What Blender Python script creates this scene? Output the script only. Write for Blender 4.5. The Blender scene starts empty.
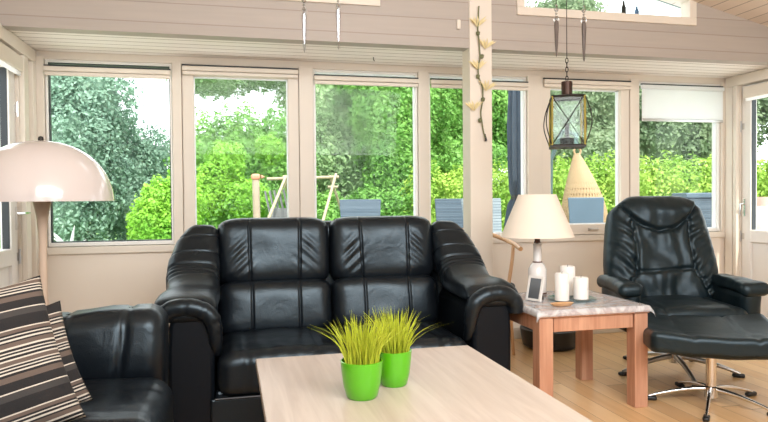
import bpy, math, random
from mathutils import Vector, Matrix, noise
random.seed(7)
col = bpy.context.scene.collection
R = math.radians
# ------------------------------------------------------------------ camera
W, H, F = 768, 422, 650.0
TH, PITCH, ROLL = R(13.4), R(1.1), R(-0.5)
CAMZ = 1.1
camrot = Matrix.Rotation(-TH, 4, 'Z') @ Matrix.Rotation(R(90) - PITCH, 4, 'X') @ Matrix.Rotation(ROLL, 4, 'Z')
cd = bpy.data.cameras.new('camera'); cam = bpy.data.objects.new('camera', cd); col.objects.link(cam)
cam.matrix_world = Matrix.Translation((0, 0, CAMZ)) @ camrot
cd.sensor_width = 36; cd.lens = F / W * 36; cd.clip_end = 400; cd.clip_start = 0.05
bpy.context.scene.camera = cam
def ray(px, py):
    return (camrot.to_3x3() @ Vector(((px - W / 2) / F, -(py - H / 2) / F, -1)))
def aty(px, py, y):
    d = ray(px, py); t = y / d.y; return Vector((d.x * t, y, CAMZ + d.z * t))
def atx(px, py, x):
    d = ray(px, py); t = x / d.x; return Vector((x, d.y * t, CAMZ + d.z * t))
def atz(px, py, z):
    d = ray(px, py); t = (z - CAMZ) / d.z; return Vector((d.x * t, d.y * t, z))
def atd(px, py, Z):
    d = ray(px, py); return Vector((d.x * Z, d.y * Z, CAMZ + d.z * Z))

# ------------------------------------------------------------------ materials
def newmat(name):
    m = bpy.data.materials.new(name); m.use_nodes = True
    nt = m.node_tree; b = nt.nodes['Principled BSDF']
    return m, nt, b
def N(nt, t, **k):
    n = nt.nodes.new(t)
    for a, v in k.items(): setattr(n, a, v)
    return n
def L(nt, a, b): nt.links.new(a, b)
def plain(name, c, rough=.5, metal=0, spec=.5, bump=0, bscale=40, var=0, coat=0, trans=0):
    m, nt, b = newmat(name)
    b.inputs['Base Color'].default_value = (*c, 1); b.inputs['Roughness'].default_value = rough
    b.inputs['Metallic'].default_value = metal; b.inputs['Specular IOR Level'].default_value = spec
    b.inputs['Coat Weight'].default_value = coat; b.inputs['Transmission Weight'].default_value = trans
    tc = N(nt, 'ShaderNodeTexCoord')
    if bump:
        n = N(nt, 'ShaderNodeTexNoise'); n.inputs['Scale'].default_value = bscale; n.inputs['Detail'].default_value = 4
        L(nt, tc.outputs['Object'], n.inputs['Vector'])
        bp = N(nt, 'ShaderNodeBump'); bp.inputs['Strength'].default_value = bump; bp.inputs['Distance'].default_value = .01
        L(nt, n.outputs['Fac'], bp.inputs['Height']); L(nt, bp.outputs['Normal'], b.inputs['Normal'])
    if var:
        n = N(nt, 'ShaderNodeTexNoise'); n.inputs['Scale'].default_value = 6; n.inputs['Detail'].default_value = 5
        L(nt, tc.outputs['Object'], n.inputs['Vector'])
        mx = N(nt, 'ShaderNodeMix', data_type='RGBA')
        mx.inputs['A'].default_value = (*[x * (1 - var) for x in c], 1); mx.inputs['B'].default_value = (*[min(1, x * (1 + var)) for x in c], 1)
        L(nt, n.outputs['Fac'], mx.inputs['Factor']); L(nt, mx.outputs['Result'], b.inputs['Base Color'])
    return m
def math_node(nt, op, a, b=None, c=None):
    n = N(nt, 'ShaderNodeMath', operation=op)
    for i, v in enumerate((a, b, c)):
        if v is None: continue
        if isinstance(v, (int, float)): n.inputs[i].default_value = v
        else: L(nt, v, n.inputs[i])
    return n.outputs[0]
def boards(name, c1, c2, across='X', along='Y', width=.12, gap=.05, gapcol=(.3, .22, .17), rough=.5, grain=.5, offset=0, length=0, spec=.4, gapmix=.8):
    """boards laid side by side, grain running along them"""
    m, nt, b = newmat(name)
    tc = N(nt, 'ShaderNodeTexCoord'); sp = N(nt, 'ShaderNodeSeparateXYZ'); L(nt, tc.outputs['Object'], sp.inputs[0])
    u = math_node(nt, 'ADD', math_node(nt, 'DIVIDE', sp.outputs[across], width), offset)
    idx = math_node(nt, 'FLOOR', u); fr = math_node(nt, 'FRACT', u)
    v = sp.outputs[along]
    if length:
        w0 = N(nt, 'ShaderNodeTexWhiteNoise', noise_dimensions='1D'); L(nt, idx, w0.inputs['W'])
        vv = math_node(nt, 'ADD', math_node(nt, 'DIVIDE', v, length), w0.outputs['Value'])
        idy = math_node(nt, 'FLOOR', vv); fy = math_node(nt, 'FRACT', vv)
    wn = N(nt, 'ShaderNodeTexWhiteNoise', noise_dimensions='2D')
    cmb = N(nt, 'ShaderNodeCombineXYZ'); L(nt, idx, cmb.inputs[0])
    if length: L(nt, idy, cmb.inputs[1])
    L(nt, cmb.outputs[0], wn.inputs['Vector'])
    gc = N(nt, 'ShaderNodeCombineXYZ')
    L(nt, math_node(nt, 'MULTIPLY', sp.outputs[across], 26), gc.inputs[0]); L(nt, math_node(nt, 'MULTIPLY', v, 1.6), gc.inputs[1])
    L(nt, math_node(nt, 'MULTIPLY', wn.outputs['Value'], 40), gc.inputs[2])
    gn = N(nt, 'ShaderNodeTexNoise'); gn.inputs['Scale'].default_value = 1.5; gn.inputs['Detail'].default_value = 6; gn.inputs['Distortion'].default_value = .6
    L(nt, gc.outputs[0], gn.inputs['Vector'])
    f = math_node(nt, 'ADD', math_node(nt, 'MULTIPLY', gn.outputs['Fac'], grain), math_node(nt, 'MULTIPLY', wn.outputs['Value'], 1 - grain))
    rm = N(nt, 'ShaderNodeValToRGB'); rm.color_ramp.elements[0].position = .25; rm.color_ramp.elements[1].position = .75
    rm.color_ramp.elements[0].color = (*c1, 1); rm.color_ramp.elements[1].color = (*c2, 1); L(nt, f, rm.inputs[0])
    g = math_node(nt, 'LESS_THAN', fr, gap)
    if length: g = math_node(nt, 'MAXIMUM', g, math_node(nt, 'LESS_THAN', fy, .004))
    mx = N(nt, 'ShaderNodeMix', data_type='RGBA'); L(nt, math_node(nt, 'MULTIPLY', g, gapmix), mx.inputs['Factor'])
    L(nt, rm.outputs[0], mx.inputs['A']); mx.inputs['B'].default_value = (*gapcol, 1)
    L(nt, mx.outputs['Result'], b.inputs['Base Color'])
    bp = N(nt, 'ShaderNodeBump', invert=True); bp.inputs['Strength'].default_value = .35; bp.inputs['Distance'].default_value = .004
    L(nt, g, bp.inputs['Height']); L(nt, bp.outputs['Normal'], b.inputs['Normal'])
    b.inputs['Roughness'].default_value = rough; b.inputs['Specular IOR Level'].default_value = spec
    return m
def wood(name, c1, c2, axis='Z', rough=.45, scale=1.0, coat=0):
    m, nt, b = newmat(name)
    tc = N(nt, 'ShaderNodeTexCoord'); mp = N(nt, 'ShaderNodeMapping')
    s = [22 * scale] * 3; s['XYZ'.index(axis)] = 1.6 * scale
    mp.inputs['Scale'].default_value = s; L(nt, tc.outputs['Object'], mp.inputs[0])
    n = N(nt, 'ShaderNodeTexNoise'); n.inputs['Scale'].default_value = 1.3; n.inputs['Detail'].default_value = 7; n.inputs['Distortion'].default_value = 1.0
    L(nt, mp.outputs[0], n.inputs['Vector'])
    rm = N(nt, 'ShaderNodeValToRGB'); rm.color_ramp.elements[0].position = .3; rm.color_ramp.elements[1].position = .7
    rm.color_ramp.elements[0].color = (*c1, 1); rm.color_ramp.elements[1].color = (*c2, 1)
    L(nt, n.outputs['Fac'], rm.inputs[0]); L(nt, rm.outputs[0], b.inputs['Base Color'])
    b.inputs['Roughness'].default_value = rough; b.inputs['Coat Weight'].default_value = coat
    bp = N(nt, 'ShaderNodeBump'); bp.inputs['Strength'].default_value = .08; L(nt, n.outputs['Fac'], bp.inputs['Height']); L(nt, bp.outputs['Normal'], b.inputs['Normal'])
    return m
def leather(name, c, rough=.32):
    m, nt, b = newmat(name)
    tc = N(nt, 'ShaderNodeTexCoord')
    vo = N(nt, 'ShaderNodeTexVoronoi'); vo.inputs['Scale'].default_value = 260; L(nt, tc.outputs['Object'], vo.inputs['Vector'])
    n1 = N(nt, 'ShaderNodeTexNoise'); n1.inputs['Scale'].default_value = 14; n1.inputs['Detail'].default_value = 3; n1.inputs['Distortion'].default_value = 1.2
    L(nt, tc.outputs['Object'], n1.inputs['Vector'])
    b1 = N(nt, 'ShaderNodeBump'); b1.inputs['Strength'].default_value = .12; b1.inputs['Distance'].default_value = .002; L(nt, vo.outputs['Distance'], b1.inputs['Height'])
    b2 = N(nt, 'ShaderNodeBump'); b2.inputs["Strength"].default_value = .09; b2.inputs['Distance'].default_value = .02; L(nt, n1.outputs['Fac'], b2.inputs['Height'])
    L(nt, b1.outputs['Normal'], b2.inputs['Normal']); L(nt, b2.outputs['Normal'], b.inputs['Normal'])
    n2 = N(nt, 'ShaderNodeTexNoise'); n2.inputs['Scale'].default_value = 5; L(nt, tc.outputs['Object'], n2.inputs['Vector'])
    mr = N(nt, 'ShaderNodeMapRange'); mr.inputs['To Min'].default_value = rough - .06; mr.inputs['To Max'].default_value = rough + .12
    L(nt, n2.outputs['Fac'], mr.inputs['Value']); L(nt, mr.outputs[0], b.inputs['Roughness'])
    b.inputs['Base Color'].default_value = (*c, 1); b.inputs['Specular IOR Level'].default_value = .5; b.inputs['Specular Tint'].default_value = (.72, .90, 1.0, 1)
    return m
def leafmat(name, c1, c2, trans=.35):
    m, nt, b = newmat(name)
    tc = N(nt, 'ShaderNodeTexCoord'); n = N(nt, 'ShaderNodeTexNoise'); n.inputs['Scale'].default_value = 1.6; n.inputs['Detail'].default_value = 8; n.inputs['Roughness'].default_value = .8
    L(nt, tc.outputs['Object'], n.inputs['Vector'])
    rm = N(nt, 'ShaderNodeValToRGB'); rm.color_ramp.elements[0].position = .33; rm.color_ramp.elements[1].position = .66
    rm.color_ramp.elements[0].color = (*c1, 1); rm.color_ramp.elements[1].color = (*c2, 1); L(nt, n.outputs['Fac'], rm.inputs[0])
    b.inputs['Roughness'].default_value = .45; b.inputs['Specular IOR Level'].default_value = .3
    L(nt, rm.outputs[0], b.inputs['Base Color'])
    tr = N(nt, 'ShaderNodeBsdfTranslucent'); L(nt, rm.outputs[0], tr.inputs['Color'])
    ms = N(nt, 'ShaderNodeMixShader'); ms.inputs[0].default_value = trans
    L(nt, b.outputs[0], ms.inputs[1]); L(nt, tr.outputs[0], ms.inputs[2]); L(nt, ms.outputs[0], nt.nodes['Material Output'].inputs['Surface'])
    return m
def glassmat(name, tint=(1, 1, 1), refl=.06, edge=.5, rough=.0):
    m, nt, b = newmat(name); nt.nodes.remove(b)
    t = N(nt, 'ShaderNodeBsdfTransparent'); t.inputs['Color'].default_value = (*tint, 1)
    g = N(nt, 'ShaderNodeBsdfGlossy'); g.inputs['Roughness'].default_value = rough
    lw = N(nt, 'ShaderNodeLayerWeight'); lw.inputs['Blend'].default_value = .25
    f = math_node(nt, 'ADD', math_node(nt, 'MULTIPLY', lw.outputs['Facing'], edge * .5), refl)
    ms = N(nt, 'ShaderNodeMixShader'); L(nt, f, ms.inputs[0]); L(nt, t.outputs[0], ms.inputs[1]); L(nt, g.outputs[0], ms.inputs[2])
    L(nt, ms.outputs[0], nt.nodes['Material Output'].inputs['Surface'])
    return m
def stripes(name):
    m, nt, b = newmat(name)
    tc = N(nt, 'ShaderNodeTexCoord'); sp = N(nt, 'ShaderNodeSeparateXYZ'); L(nt, tc.outputs['Object'], sp.inputs[0])
    v = math_node(nt, 'FRACT', math_node(nt, 'ADD', math_node(nt, 'MULTIPLY', sp.outputs['Z'], 4.3), .62))
    rm = N(nt, 'ShaderNodeValToRGB'); cr = rm.color_ramp; cr.interpolation = 'CONSTANT'
    D = (.018, .016, .016); Br = (.13, .095, .075); Cr = (.60, .54, .46); G = (.05, .045, .042)
    seq = [(0, D), (.12, G), (.2, Cr), (.215, D), (.33, Br), (.40, D), (.43, Cr), (.45, D), (.475, Cr), (.49, D), (.515, Cr), (.53, Br), (.58, Cr), (.60, D), (.63, Cr), (.65, D),
           (.675, Cr), (.69, D), (.72, Cr), (.745, Br), (.80, D), (.82, Cr), (.84, D), (.87, Cr), (.885, D), (.91, Br), (.95, Cr), (.965, D)]
    cr.elements[0].color = (*seq[0][1], 1); cr.elements[1].position = seq[1][0]; cr.elements[1].color = (*seq[1][1], 1)
    for p, c in seq[2:]:
        e = cr.elements.new(p); e.color = (*c, 1)
    L(nt, v, rm.inputs[0]); L(nt, rm.outputs[0], b.inputs['Base Color'])
    b.inputs['Roughness'].default_value = .9
    wv = N(nt, 'ShaderNodeTexNoise'); wv.inputs['Scale'].default_value = 220; L(nt, tc.outputs['Object'], wv.inputs['Vector'])
    bp = N(nt, 'ShaderNodeBump'); bp.inputs['Strength'].default_value = .3; bp.inputs['Distance'].default_value = .003; L(nt, wv.outputs['Fac'], bp.inputs['Height']); L(nt, bp.outputs['Normal'], b.inputs['Normal'])
    return m
PAINT = (.74, .665, .57)
M = dict(
    paint=plain('painted_timber', PAINT, .45, bump=.05, bscale=9, var=.03),
    panel=plain('painted_panel', (.80, .71, .61), .5, bump=.04, bscale=5, var=.02),
    white=plain('white_paint', (.82, .79, .75), .4),
    gable=boards('gable_boards', (.40, .352, .31), (.46, .405, .355), 'Z', 'X', .115, .05, (.30, .25, .21), .5, .5, .45),
    soffit=boards('soffit_boards', (.88, .82, .77), (.92, .86, .81), 'Y', 'X', .098, .10, (.30, .23, .18), .45, .4, .2, gapmix=.95),
    ceil=boards('ceiling_boards', (.70, .58, .48), (.78, .66, .55), 'X', 'Y', .105, .07, (.25, .18, .13), .45, .5),
    floor=boards('oak_floor', (.64, .37, .155), (.83, .56, .29), 'X', 'Y', .118, .03, (.30, .15, .06), .3, .45, 0, 1.7, .5),
    leather=leather('black_leather', (.006, .008, .011), .29),
    leather2=leather('green_black_leather', (.005, .011, .014), .38),
    facing=plain('leather_facing', (.003, .005, .008), .5, spec=.22),
    piping=plain('leather_piping', (.006, .006, .007), .4),
    oak=wood('bleached_oak', (.44, .35, .285), (.55, .46, .385), 'Y', .36, .9),
    pine=wood('red_pine', (.45, .21, .125), (.64, .36, .235), 'Z', .45),
    bent=wood('bent_beech', (.55, .30, .14), (.68, .42, .22), 'Z', .35),
    chrome=plain('chrome', (.8, .8, .8), .12, 1),
    steelw=plain('brushed_steel', (.55, .54, .52), .3, 1),
    black=plain('black_plastic', (.012, .012, .012), .4),
    iron=plain('dark_iron', (.03, .028, .025), .5, .6),
    brass=plain('aged_brass', (.45, .38, .10), .4, .8, var=.3),
    copper=plain('aged_copper', (.05, .028, .02), .45, .7, var=.3),
    dglass=plain('smoked_glass', (.10, .08, .07), .2),
    lampw=plain('white_acrylic', (.70, .63, .60), .16, coat=.6),
    stemw=plain('lamp_stem', (.70, .53, .40), .3),
    shade=plain('cream_fabric', (.86, .76, .64), .8, bump=.1, bscale=300),
    ceramic=plain('white_ceramic', (.84, .80, .76), .15, coat=.5),
    wax=plain('candle_wax', (.88, .84, .79), .45),
    brown=plain('brown_ring', (.12, .05, .03), .4),
    lime=plain('lime_pot', (.095, .42, .006), .28, coat=.4),
    soil=plain('soil', (.02, .025, .01), .9),
    glass=glassmat('window_glass', (.97, .99, .98), .006, .12),
    lglass=glassmat('lantern_glass', (.94, .97, .95), .012, .15),
    crystal=glassmat('crystal', (.72, .74, .76), .22, 1.2, .02),
    plastic=glassmat('clear_plastic', (.88, .91, .94), .05, .7, .08),
    plate=glassmat('blue_glass', (.66, .84, .9), .12, .8, .03),
    stripe=stripes('striped_fabric'),
    blind=leafmat('blind_fabric', (.93, .93, .94), (.95, .95, .96), .7),
    gasket=plain('rubber_gasket', (.02, .025, .03), .5),
    gwhite=plain('white_gasket', (.85, .87, .9), .4),
    wicker=boards('grey_wicker', (.055, .085, .12), (.10, .14, .185), 'Z', 'X', .018, .25, (.03, .04, .05), .6, .5),
    lattice=boards('pale_wicker', (.20, .25, .29), (.28, .33, .37), 'Z', 'X', .03, .3, (.10, .13, .16), .6, .5),
    slate=plain('slate_blue', (.07, .115, .16), .5, var=.15),
    grill=plain('dark_cover', (.10, .12, .15), .5, var=.1),
    canvas=plain('parasol_canvas', (.045, .065, .095), .8, var=.2),
    pole=plain('pole_green', (.10, .16, .16), .4),
    rattan=plain('rattan', (.34, .23, .12), .55, var=.15),
    log=wood('debarked_log', (.26, .21, .14), (.44, .37, .25), 'Z', .7),
    greyw=wood('weathered_wood', (.10, .10, .11), (.20, .20, .21), 'Z', .7),
    birch=plain('birch_bark', (.34, .27, .20), .8, bump=.4, bscale=12, var=.35),
    orange=plain('orange_paint', (.50, .22, .13), .6),
    agave=plain('silver_leaf', (.62, .66, .62), .6),
    bark=plain('bark', (.09, .06, .04), .9, bump=.5, bscale=10, var=.3),
    lawn=plain('lawn', (.10, .20, .04), .9, bump=.5, bscale=30, var=.4),
    pave=plain('paving', (.72, .70, .66), .8, bump=.2, bscale=15, var=.15),
    petal=plain('cream_petal', (.78, .66, .36), .6),
    stemg=plain('dry_stem', (.16, .17, .08), .7),
    bluep=plain('blue_glaze', (.06, .14, .26), .4, var=.4),
    tile=plain('white_roof', (.75, .78, .82), .6),
    photo=plain('grey_photo', (.12, .13, .14), .3, var=.5),
    terra=plain('pale_terracotta', (.70, .42, .36), .7, var=.2),
)
LF = dict(
    conifer=leafmat('leaf_bluegreen', (.13, .24, .18), (.34, .50, .38)),
    pale=leafmat('leaf_pale', (.16, .30, .12), (.38, .52, .26)),
    bright=leafmat('leaf_bright', (.10, .33, .03), (.38, .66, .08)),
    mid=leafmat('leaf_mid', (.08, .25, .04), (.28, .52, .12)),
    hedge=leafmat('leaf_hedge', (.14, .34, .04), (.50, .66, .13)),
    muted=leafmat('leaf_muted', (.14, .22, .12), (.30, .38, .22)),
    grass=leafmat('leaf_grass', (.36, .46, .02), (.78, .80, .08), .25),
)
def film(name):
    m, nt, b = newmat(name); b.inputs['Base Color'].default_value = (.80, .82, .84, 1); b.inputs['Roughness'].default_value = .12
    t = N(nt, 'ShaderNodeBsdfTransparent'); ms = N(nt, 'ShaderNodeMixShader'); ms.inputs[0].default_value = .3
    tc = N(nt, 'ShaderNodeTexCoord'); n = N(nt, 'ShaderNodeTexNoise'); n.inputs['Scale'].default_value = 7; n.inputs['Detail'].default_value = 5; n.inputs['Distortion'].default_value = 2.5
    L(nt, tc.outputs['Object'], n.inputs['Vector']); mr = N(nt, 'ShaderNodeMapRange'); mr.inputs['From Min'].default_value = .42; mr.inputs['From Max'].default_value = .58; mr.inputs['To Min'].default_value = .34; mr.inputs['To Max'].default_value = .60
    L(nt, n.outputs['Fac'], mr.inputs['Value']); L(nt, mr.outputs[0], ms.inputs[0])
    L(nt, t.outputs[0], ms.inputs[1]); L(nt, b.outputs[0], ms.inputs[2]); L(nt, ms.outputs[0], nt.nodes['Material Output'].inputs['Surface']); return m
M['plastic'] = film('plastic_painted_sheen')  # clear film with patchy white painted in for the reflections on it
# ------------------------------------------------------------------ mesh builder
class MB:
    def __init__(s): s.v = []; s.f = []
    def add(s, vs, fs):
        o = len(s.v); s.v += [tuple(v) for v in vs]; s.f += [tuple(i + o for i in f) for f in fs]; return s
    def box(s, x0, x1, y0, y1, z0, z1, mat=None):
        vs = [Vector((x, y, z)) for z in (z0, z1) for y in (y0, y1) for x in (x0, x1)]
        if mat: vs = [mat @ v for v in vs]
        return s.add(vs, [(0, 2, 3, 1), (4, 5, 7, 6), (0, 1, 5, 4), (2, 6, 7, 3), (0, 4, 6, 2), (1, 3, 7, 5)])
    def bar(s, a, b, w, d, up=(0, 0, 1)):
        a = Vector(a); b = Vector(b); z = (b - a); l = z.length; z.normalize()
        x = Vector(up).cross(z)
        if x.length < 1e-4: x = Vector((1, 0, 0)).cross(z)
        x.normalize(); y = z.cross(x)
        m = Matrix.Translation(a) @ Matrix((x, y, z)).transposed().to_4x4()
        return s.box(-w / 2, w / 2, -d / 2, d / 2, 0, l, m)
    def tube(s, pts, r, n=10, closed=False):
        pts = [Vector(p) for p in pts]; k = len(pts)
        rs = r if isinstance(r, (list, tuple)) else [r] * k
        nx = None; rings = []
        for i, p in enumerate(pts):
            if closed: t = pts[(i + 1) % k] - pts[i - 1]
            else: t = pts[min(i + 1, k - 1)] - pts[max(i - 1, 0)]
            t.normalize()
            if nx is None:
                nx = t.cross(Vector((0, 0, 1)))
                if nx.length < .05: nx = t.cross(Vector((1, 0, 0)))
            nx = nx - t * nx.dot(t); nx.normalize(); ny = t.cross(nx)
            rings.append([p + (nx * math.cos(2 * math.pi * j / n) + ny * math.sin(2 * math.pi * j / n)) * rs[i] for j in range(n)])
        vs = [v for q in rings for v in q]; fs = []
        for i in range(k if closed else k - 1):
            a = i * n; b = ((i + 1) % k) * n
            for j in range(n): fs.append((a + j, a + (j + 1) % n, b + (j + 1) % n, b + j))
        if not closed: fs.append(tuple(range(n))[::-1]); fs.append(tuple((k - 1) * n + j for j in range(n)))
        return s.add(vs, fs)
    def lathe(s, prof, n=32, mat=None, c=(0, 0, 0)):
        vs = []; fs = []; c = Vector(c)
        for r, z in prof:
            for j in range(n):
                a = 2 * math.pi * j / n; p = Vector((r * math.cos(a), r * math.sin(a), z)) + c
                vs.append(mat @ p if mat else p)
        for i in range(len(prof) - 1):
            for j in range(n): fs.append((i * n + j, i * n + (j + 1) % n, (i + 1) * n + (j + 1) % n, (i + 1) * n + j))
        if prof[0][0] > 1e-5: fs.append(tuple(range(n))[::-1])
        if prof[-1][0] > 1e-5: fs.append(tuple((len(prof) - 1) * n + j for j in range(n)))
        return s.add(vs, fs)
    def rbox(s, c, hf, r, n=14, deform=None, mat=None):
        """rounded box; half sizes hf, corner radius r, deform works on local coordinates"""
        c = Vector(c); idx = {}; vs = []; fs = []
        def cs(i): return -math.cos(math.pi * i / n) * .5 + (2 * i / n - 1) * .5
        def vert(q):
            k = tuple(round(a, 6) for a in q)
            if k in idx: return idx[k]
            p = Vector((q[0] * hf[0], q[1] * hf[1], q[2] * hf[2]))
            cl = Vector([max(-(hf[a] - r), min(hf[a] - r, p[a])) for a in range(3)])
            d = p - cl
            if d.length > 1e-9: p = cl + d.normalized() * r
            if deform: p = Vector(deform(p))
            p = p + c
            if mat: p = mat @ p
            idx[k] = len(vs); vs.append(p); return idx[k]
        for ax in range(3):
            for sg in (-1, 1):
                for i in range(n):
                    for j in range(n):
                        q = []
                        for (a, b) in ((i, j), (i + 1, j), (i + 1, j + 1), (i, j + 1)):
                            t = [0, 0, 0]; t[ax] = sg; t[(ax + 1) % 3] = cs(a); t[(ax + 2) % 3] = cs(b); q.append(vert(t))
                        fs.append(tuple(q) if sg > 0 else tuple(q[::-1]))
        return s.add(vs, fs)
    def pad(s, hw, Hh, T, groove, mat, n=44, m=40, e=(5, 6), back=.35):
        """upholstered pad: local u across, v up, w out of the front"""
        vs = []; fs = []
        def cs(i, k): return (-math.cos(math.pi * i / k) * .45 + (2 * i / k - 1) * .55)
        for side in (1, -1):
            for j in range(m + 1):
                tv = cs(j, m); v = (tv + 1) / 2 * Hh
                for i in range(n + 1):
                    ts = cs(i, n); w_ = hw(v) if callable(hw) else hw
                    # rounded outline corners
                    u = ts * w_ * (1 - .09 * abs(tv) ** 7); vv = v + (0 if abs(tv) < .5 else -math.copysign(.10 * Hh * abs(ts) ** 7, tv) * (abs(tv) - .5) * 2 * .6)
                    pr = max(0, 1 - abs(ts) ** e[0]) ** .5 * max(0, 1 - abs(tv) ** e[1]) ** .5
                    if side > 0: w = T * pr + (groove(u, vv) * pr if groove else 0)
                    else: w = -T * back * pr
                    vs.append(mat @ Vector((u, w * -1, vv)))
        k = (n + 1) * (m + 1)
        for j in range(m):
            for i in range(n):
                a = j * (n + 1) + i; q = (a, a + 1, a + n + 2, a + n + 1)
                fs.append(q); fs.append(tuple(x + k for x in q[::-1]))
        return s.add(vs, fs)
    def prism(s, out, d, mat=None):
        """outline in xz, extruded from y=0 to y=d"""
        n = len(out); vs = [Vector((x, 0, z)) for x, z in out] + [Vector((x, d, z)) for x, z in out]
        if mat: vs = [mat @ v for v in vs]
        fs = [tuple(range(n)), tuple(range(2 * n - 1, n - 1, -1))] + [(i, i + n, (i + 1) % n + n, (i + 1) % n) for i in range(n)]
        return s.add(vs, fs)
    def build(s, name, mat, parent=None, smooth=False, bevel=0, sub=0, loc=None, weld=False, angle=40):
        me = bpy.data.meshes.new(name); vs = s.v
        if loc is not None: vs = [(v[0] - loc[0], v[1] - loc[1], v[2] - loc[2]) for v in vs]
        me.from_pydata(vs, [], s.f); me.materials.append(mat); me.validate()
        import bmesh
        bm = bmesh.new(); bm.from_mesh(me)
        if weld: bmesh.ops.remove_doubles(bm, verts=bm.verts, dist=1e-5)
        if len(bm.faces) < 60000: bmesh.ops.recalc_face_normals(bm, faces=bm.faces)
        bm.to_mesh(me); bm.free()
        o = bpy.data.objects.new(name, me); col.objects.link(o)
        if loc is not None: o.location = loc
        if parent: o.parent = parent
        if smooth:
            for p in me.polygons: p.use_smooth = True
            if angle: me.set_sharp_from_angle(angle=R(angle))
        if bevel:
            b = o.modifiers.new('bevel', 'BEVEL'); b.width = bevel; b.segments = 2; b.limit_method = 'ANGLE'
        if sub:
            b = o.modifiers.new('sub', 'SUBSURF'); b.levels = sub; b.render_levels = sub
        return o
def thing(name, label, cat, loc=(0, 0, 0), rz=0, group=None):
    o = bpy.data.objects.new(name, None); col.objects.link(o); o.empty_display_size = .1
    o.location = loc; o.rotation_euler = (0, 0, rz); o['label'] = label; o['category'] = cat
    if group: o['group'] = group
    return o
def tag(o, label, cat, group=None, kind=None):
    o['label'] = label; o['category'] = cat
    if group: o['group'] = group
    if kind: o['kind'] = kind
    return o
def struct(o): o['kind'] = 'structure'; return o
def sempty(name, loc=(0, 0, 0)):
    o = bpy.data.objects.new(name, None); col.objects.link(o); o.location = loc; o.empty_display_size = .1; return struct(o)
def copy_tree(o, parent=None):
    c = o.copy(); col.objects.link(c)
    if parent: c.parent = parent
    for ch in list(o.children): copy_tree(ch, c)
    return c
def nz(x, y, z=0): return noise.noise(Vector((x, y, z)))
def spline(pts, n=8):
    """catmull-rom through points"""
    P = [Vector(p) for p in pts]; P = [P[0] * 2 - P[1]] + P + [P[-1] * 2 - P[-2]]; out = []
    for i in range(1, len(P) - 2):
        for k in range(n):
            t = k / n; a, b, c, d = P[i - 1:i + 3]
            out.append(.5 * ((2 * b) + (c - a) * t + (2 * a - 5 * b + 4 * c - d) * t * t + (3 * b - a - 3 * c + d) * t ** 3))
    out.append(P[-2]); return out
#@@ROOM
# ================================================================== the room
XL, XR, YW, YG = -1.24, 4.09, 4.67, 4.0        # left wall, right wall, window wall, gable wall
ZS, ZH, ZB = 2.085, 2.035, .80                 # soffit, window head, window sill
YB = -2.6
def wx(px, y=YW): return aty(px, 150, y).x
b = MB().box(XL - .2, XR + .2, YB, YW + .12, -.12, 0); struct(b.build('floor', M['floor']))
RX, RZ, RS = 1.0, 2.995, .232
def rz(x): return RZ - RS * abs(x - RX)
c = MB()
for xa, xb in ((XL - .15, RX), (RX, XR + .15)):
    c.prism([(xa, rz(xa)), (xb, rz(xb)), (xb, rz(xb) + .1), (xa, rz(xa) + .1)], YG + .14 - YB + .6, Matrix.Translation((0, YB - .6, 0)))
struct(c.build('ceiling', M['ceil']))
s = MB().box(XL - .12, XR + .12, YG + .004, YW + .35, ZS, ZS + .06); struct(s.build('ceiling_soffit', M['soffit']))
s = MB().box(XL - .12, XR + .12, YG + .14, YW + .4, ZS + .065, ZS + .18); struct(s.build('ceiling_lean_to', M['tile']))
# gable wall with two windows under the roof slope
gx = [XL - .12, wx(226, YG), wx(381, YG), wx(517, YG), wx(695, YG), XR + .12]
g = MB(); T = Matrix.Translation((0, YG, 0)); ZT = 2.305
def gp(x0, x1, z0, z1=None):
    top = []
    if z1 is None:
        if x0 < RX < x1: top = [(x1, rz(x1)), (RX, RZ), (x0, rz(x0))]
        else: top = [(x1, rz(x1)), (x0, rz(x0))]
    else: top = [(x1, z1), (x0, z1)]
    g.prism([(x0, z0), (x1, z0)] + top, .1, T)
ZG0 = ZS - .012
gp(gx[0], gx[1], ZG0); gp(gx[1], gx[2], ZG0, ZT + .02); gp(gx[2], gx[3], ZG0); gp(gx[3], gx[4], ZG0, ZT + .02); gp(gx[4], gx[5], ZG0)
struct(g.build('wall_gable', M['gable']))
for k, (xa, xb) in enumerate(((gx[1], gx[2]), (gx[3], gx[4]))):
    w = sempty('window_%d' % (7 + k), ((xa + xb) / 2, YG, ZT)); ox, oy, oz = w.location
    f = MB(); t = .055
    def sl(x): return rz(x) - .004
    TT = Matrix.Translation((-ox, -.018, -oz))
    f.prism([(xa, ZT), (xb, ZT), (xb, ZT + t), (xa, ZT + t)], .1, TT)
    f.prism([(xa, ZT + t), (xa + t, ZT + t), (xa + t, sl(xa + t)), (xa, sl(xa))], .1, TT)
    f.prism([(xb - t, ZT + t), (xb, ZT + t), (xb, sl(xb)), (xb - t, sl(xb - t))], .1, TT)
    if k == 0 and xa < RX < xb or xa < RX < xb:
        f.prism([(xa + t, sl(xa + t) - t), (RX, RZ - .004 - t), (xb - t, sl(xb - t) - t), (xb - t, sl(xb - t)), (RX, RZ - .004), (xa + t, sl(xa + t))], .1, TT)
    else:
        f.prism([(xa + t, sl(xa + t) - t), (xb - t, sl(xb - t) - .006), (xb - t, sl(xb - t)), (xa + t, sl(xa + t))], .1, TT)
    f.build('window_frame', M['paint'], w, bevel=.003)
    p = MB(); xs = [xa + t, xb - t]; top = [(xb - t, sl(xb - t))] + ([(RX, RZ)] if xa < RX < xb else []) + [(xa + t, sl(xa + t))]
    p.prism([(xa + t, ZT + t), (xb - t, ZT + t)] + top, .006, Matrix.Translation((-ox, .05, -oz))); p.build('pane', M['glass'], w)
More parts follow.
